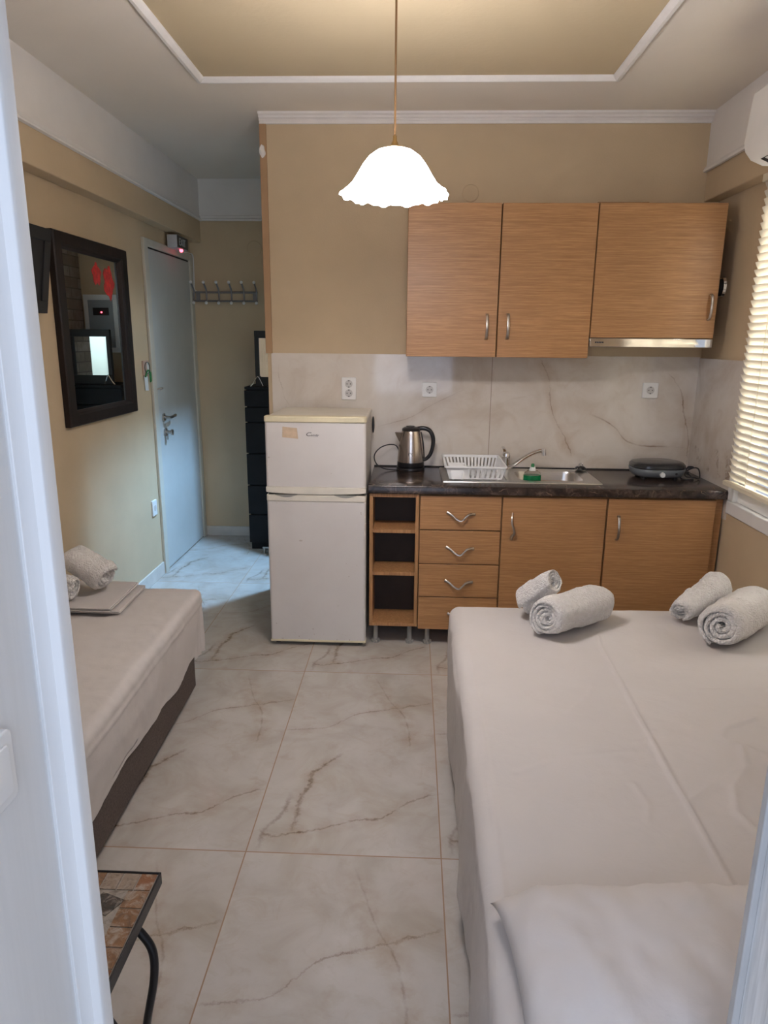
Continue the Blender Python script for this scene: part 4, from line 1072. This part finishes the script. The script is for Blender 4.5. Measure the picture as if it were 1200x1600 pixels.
# ================================================================== LEFT WALL
mr = thing('wall_mirror', 'large dark-framed mirror with red flower stickers on the left wall', 'mirror', (XL, 3.648, 1.11))
MY0, MY1, MZ0, MZ1 = 3.238, 4.060, 1.113, 2.000
bm = B(); rings = []
prof = [(0, 0), (0, .026), (.006, .032), (.070, .032), (.078, .026), (.085, .024), (.098, .012), (.098, .006)]
for (cy_, cz_, sy, sz) in ((MY0, MZ0, 1, 1), (MY1, MZ0, -1, 1), (MY1, MZ1, -1, -1), (MY0, MZ1, 1, -1)):
    rings.append([bm.verts.new((XL+.002+b, cy_+sy*a*.96, cz_+sz*a*.74)) for a, b in prof])
for i in range(4):
    a, b = rings[i], rings[(i+1) % 4]
    for j in range(len(prof)-1): bm.faces.new((a[j], a[j+1], b[j+1], b[j]))
obj('mirror_frame', bm, 'mframe', mr, angle=25)
obj('mirror_glass', bx(XL+.003, XL+.009, MY0+.09, MY1-.09, MZ0+.07, MZ1-.07), 'mirror', mr, smooth=False)
def rose(cy_, cz_, ry, rz_, seed):
    bm = B()
    for k in range(5):
        n_ = 26; s = 1-.2*k
        ring = []
        for j in range(n_):
            t = 2*PI*j/n_; w = 1+.16*math.sin((5-k)*t+seed+k)+.07*math.sin(9*t+seed)
            ring.append(bm.verts.new((XL+.0095+.0005*k, cy_+ry*s*w*math.cos(t), cz_+rz_*s*w*math.sin(t))))
        c = bm.verts.new((XL+.0105+.0005*k, cy_, cz_))
        for j in range(n_): bm.faces.new((ring[j], ring[(j+1) % n_], c))
    q = obj('flower_sticker', bm, 'red', mr, smooth=False); q['label'] = 'red flower sticker'
rose(3.705, 1.845, .050, .052, 0); rose(3.845, 1.815, .062, .080, 2)
pf = thing('picture_frame', 'dark framed panel left of the large mirror, cut off by the door jamb', 'picture', (XL, 2.95, 1.63))
bm = boxes((-.02, 0, 2.72, 3.125, 0, .345)); 
def tiltx(bm):
    for v in bm.verts: v.co = Vector((XL+.03+v.co.x*1.0+v.co.z*.16, v.co.y, 1.632+v.co.z))
    return bm
obj('frame', tiltx(boxes((-.02, 0, 2.72, 3.128, 0, .05), (-.02, 0, 2.72, 3.128, .295, .345), (-.02, 0, 2.72, 2.77, .05, .295), (-.02, 0, 3.078, 3.128, .05, .295))), 'blackm', pf, bev=.002)
obj('panel', tiltx(boxes((-.02, -.008, 2.77, 3.078, .05, .295))), 'blackm', pf, smooth=False)

ws = thing('added_slat_panel', 'cream vertical slats added on the hidden left wall for the small black-framed mirror to reflect', 'added wall panel', (XL, 2.2, .95))  # guessed slats, added out of view to give the dresser mirror stripes to reflect
obj('backing', bx(XL+.003, XL+.010, 1.62, 2.62, .95, 1.95), 'blackm', ws, smooth=False)
obj('slats', boxes(*[(XL+.010, XL+.022, 1.63+i*.066, 1.63+i*.066+.044, .96, 1.94) for i in range(15)]), 'rail', ws, smooth=False)
# exit sign over the entrance door
ex = thing('exit_sign', 'small EXIT sign box above the entrance door', 'sign', (XL, 4.9, 2.11))
obj('housing', bx(XL+.019, XL+.085, 4.79, 5.015, 2.108, 2.188), 'exitgrey', ex, bev=.003)
obj('sign_face', bx(XL+.085, XL+.088, 4.795, 5.010, 2.112, 2.184), 'exitblk', ex, smooth=False)
text_obj('lettering', 'EXIT', .066, (XL+.0885, 4.822, 2.126), (0, 1, 0), (0, 0, 1), 'exitw', ex, extrude=.0008)
bm = B(); bmesh.ops.create_uvsphere(bm, u_segments=16, v_segments=10, radius=.012, matrix=Matrix.Translation((XL+.075, 4.90, 2.100))); q = obj('indicator_light', bm, 'led', ex); q['label'] = 'glowing red light'
bm = B(); tube(bm, [(XL+.024, 4.98, 2.112), (XL+.024, 5.10, 2.115), (XL+.024, 5.24, 2.122), (XL+.024, 5.315, 2.115), (XL+.026, 5.318, 2.05), (XL+.024, 5.318, 1.95), (XL+.024, 5.318, 1.88), (XL+.06, 5.316, 1.855)], .004, 8)
obj('cable', bm, 'wplast', ex)

# key with tags by the door
kp = thing('wall_switch', 'small pinkish switch plate by the entrance door frame', 'switch', (XL, 4.275, 1.30))
bm = B(); prism(bm, rrect(4.250, 4.335, 1.305, 1.395, .006), 'X', XL, XL+.010); obj('cover_plate', bm, 'pink', kp, bev=.002)
bm = B(); prism(bm, rrect(4.30, 4.332, 1.315, 1.385, .004), 'X', XL+.010, XL+.014); obj('rocker', bm, 'wplast', kp, bev=.001)
kk = thing('key_tag', 'white card on a green key fob hanging beside the entrance door', 'key tag', (XL, 4.30, 1.21))
bm = B(); tube(bm, [(XL+.018, 4.29+.04*math.cos(t*PI/8), 1.352+.035*math.sin(t*PI/8)) for t in range(17)], .0022, 8, False); obj('ring', bm, 'black', kk)
bm = B(); prism(bm, [(4.325, 1.325), (4.345, 1.325), (4.35, 1.27), (4.33, 1.262)], 'X', XL+.012, XL+.020); tube(bm, [(XL+.018, 4.25, 1.30), (XL+.018, 4.29, 1.335), (XL+.018, 4.33, 1.33)], .005, 8); obj('fob', bm, 'green', kk, bev=.001)
bm = B(); prism(bm, [(4.262, 1.302), (4.318, 1.300), (4.320, 1.212), (4.270, 1.216)], 'X', XL+.004, XL+.006); obj('card', bm, 'paper', kk, smooth=False)
sw = thing('wall_socket', 'white socket plate low on the left wall before the entrance door', 'socket', (XL, 4.275, .41))
bm = B(); prism(bm, rrect(4.235, 4.310, .425, .525, .006), 'X', XL, XL+.010); obj('cover_plate', bm, 'wplast', sw, bev=.002)
bm = B(); cyl(bm, (XL+.008, 4.275, .475), (XL+.0115, 4.275, .475), .019); obj('recess', bm, 'socket', sw)

# ================================================================== HALLWAY END
cr = thing('coat_rack', 'chrome coat rack with six double hooks on the hallway end wall', 'coat rack', (-1.38, YH, 1.78))
bm = B(); yw = YH-.035
for z in (1.858, 1.797): cyl(bm, (-1.60, yw, z), (-1.145, yw, z), .0075, n=10)
tube(bm, [(-1.60, yw, 1.858), (-1.622, yw, 1.845), (-1.622, yw, 1.81), (-1.60, yw, 1.797)], .0055, 8)
for x in (-1.585, -1.165):
    cyl(bm, (x, yw, 1.828), (x, YH, 1.828), .006, n=8); box(bm, x-.014, x+.014, yw-.004, yw+.004, 1.797, 1.858)
obj('rail', bm, 'rackmetal', cr)
for x in (-1.612, -1.52, -1.428, -1.335, -1.243, -1.150):
    bm = B(); tube(bm, [(x-.006, yw-.055, 1.922), (x-.003, yw-.035, 1.90), (x, yw-.012, 1.87), (x, yw-.008, 1.83), (x+.002, yw-.015, 1.795), (x+.003, yw-.035, 1.782)], .0062, 8)
    hk = obj('hook', bm, 'rackmetal', cr); bm = B()
    bmesh.ops.create_uvsphere(bm, u_segments=10, v_segments=8, radius=.0115, matrix=Matrix.Translation((x-.006, yw-.057, 1.925)))
    bmesh.ops.create_uvsphere(bm, u_segments=10, v_segments=8, radius=.0115, matrix=Matrix.Translation((x+.003, yw-.038, 1.782)))
    obj('knob', bm, 'wplast', hk)
ep = thing('electric_panel', 'white-framed grey electric panel on the hallway end wall', 'electric panel', (-.93, YH, 1.42))
bm = boxes((-1.058, -.805, YH-.02, YH, 1.80, 1.838), (-1.058, -.805, YH-.02, YH, 1.42, 1.455), (-1.058, -1.026, YH-.02, YH, 1.455, 1.80), (-.835, -.805, YH-.02, YH, 1.455, 1.80))
obj('panel_frame', bm, 'pvc', ep, bev=.002)
obj('panel_door', bx(-1.026, -.835, YH-.012, YH, 1.455, 1.80), 'panelgrey', ep, smooth=False)
bm = boxes((-.99, -.87, YH-.014, YH-.012, 1.69, 1.745)); obj('viewing_slot', bm, 'blackm', ep, smooth=False)
bm = B(); bmesh.ops.create_uvsphere(bm, u_segments=12, v_segments=8, radius=.006, matrix=Matrix.Translation((-.935, YH-.016, 1.712))); q = obj('indicator_light', bm, 'led', ep); q['label'] = 'glowing red light'
# dresser
dr = thing('dresser', 'tall black chest of drawers in the hallway behind the fridge', 'dresser', (-.995, 5.13, 0))
obj('carcass', bx(-1.180, -.812, 4.972, 5.315, .0, 1.185), 'dresser', dr, bev=.002)
obj('top', bx(-1.188, -.808, 4.955, 5.317, 1.180, 1.200), 'dresser', dr, bev=.002)
for z0, z1 in ((1.063, 1.176), (.953, 1.055), (.728, .945), (.494, .720), (.274, .486), (.055, .266)):
    obj('drawer', bx(-1.190, -.806, 4.952, 4.971, z0, z1), 'dresser', dr, bev=.003)
# framed mirror on the dresser
dm = thing('framed_mirror', 'black-framed mirror standing on top of the black dresser', 'mirror', (-.95, 5.015, 1.2))
FX_0, FX_1, fz0, fz1, fy = -1.116, -.812, 1.202, 1.585, 5.00
bm = boxes((FX_0, FX_1, fy, fy+.03, fz1-.050, fz1), (FX_0, FX_1, fy, fy+.03, fz0, fz0+.065), (FX_0, FX_0+.030, fy, fy+.03, fz0+.065, fz1-.05), (FX_1-.04, FX_1, fy, fy+.03, fz0+.065, fz1-.05))
obj('mirror_frame', bm, 'blackm', dm, bev=.003)
obj('mirror_glass', bx(FX_0+.030, FX_1-.04, fy+.010, fy+.016, fz0+.065, fz1-.05), 'mirror', dm, smooth=False)
bm = B(); tube(bm, [(-1.145, 4.962, 1.203), (-1.125, 4.965, 1.225), (-1.102, 4.97, 1.262), (-1.09, 4.975, 1.268), (-1.075, 4.98, 1.24), (-1.06, 4.985, 1.206)], .004, 8)
tag(obj('glasses_arm', bm, 'chrome'), 'thin bent metal wire lying on the dresser before the framed mirror', 'wire')
bm = B(); cyl(bm, (-1.062, 4.86, 0), (-1.062, 4.86, .006), .014); cyl(bm, (-1.062, 4.86, .006), (-1.062, 4.86, .045), .008); cyl(bm, (-1.03, 4.87, 0), (-1.03, 4.87, .045), .006); box(bm, -1.075, -1.02, 4.855, 4.875, .040, .050)
tag(obj('metal_bracket', bm, 'nickel'), 'small metal bracket on the floor in front of the dresser', 'bracket')
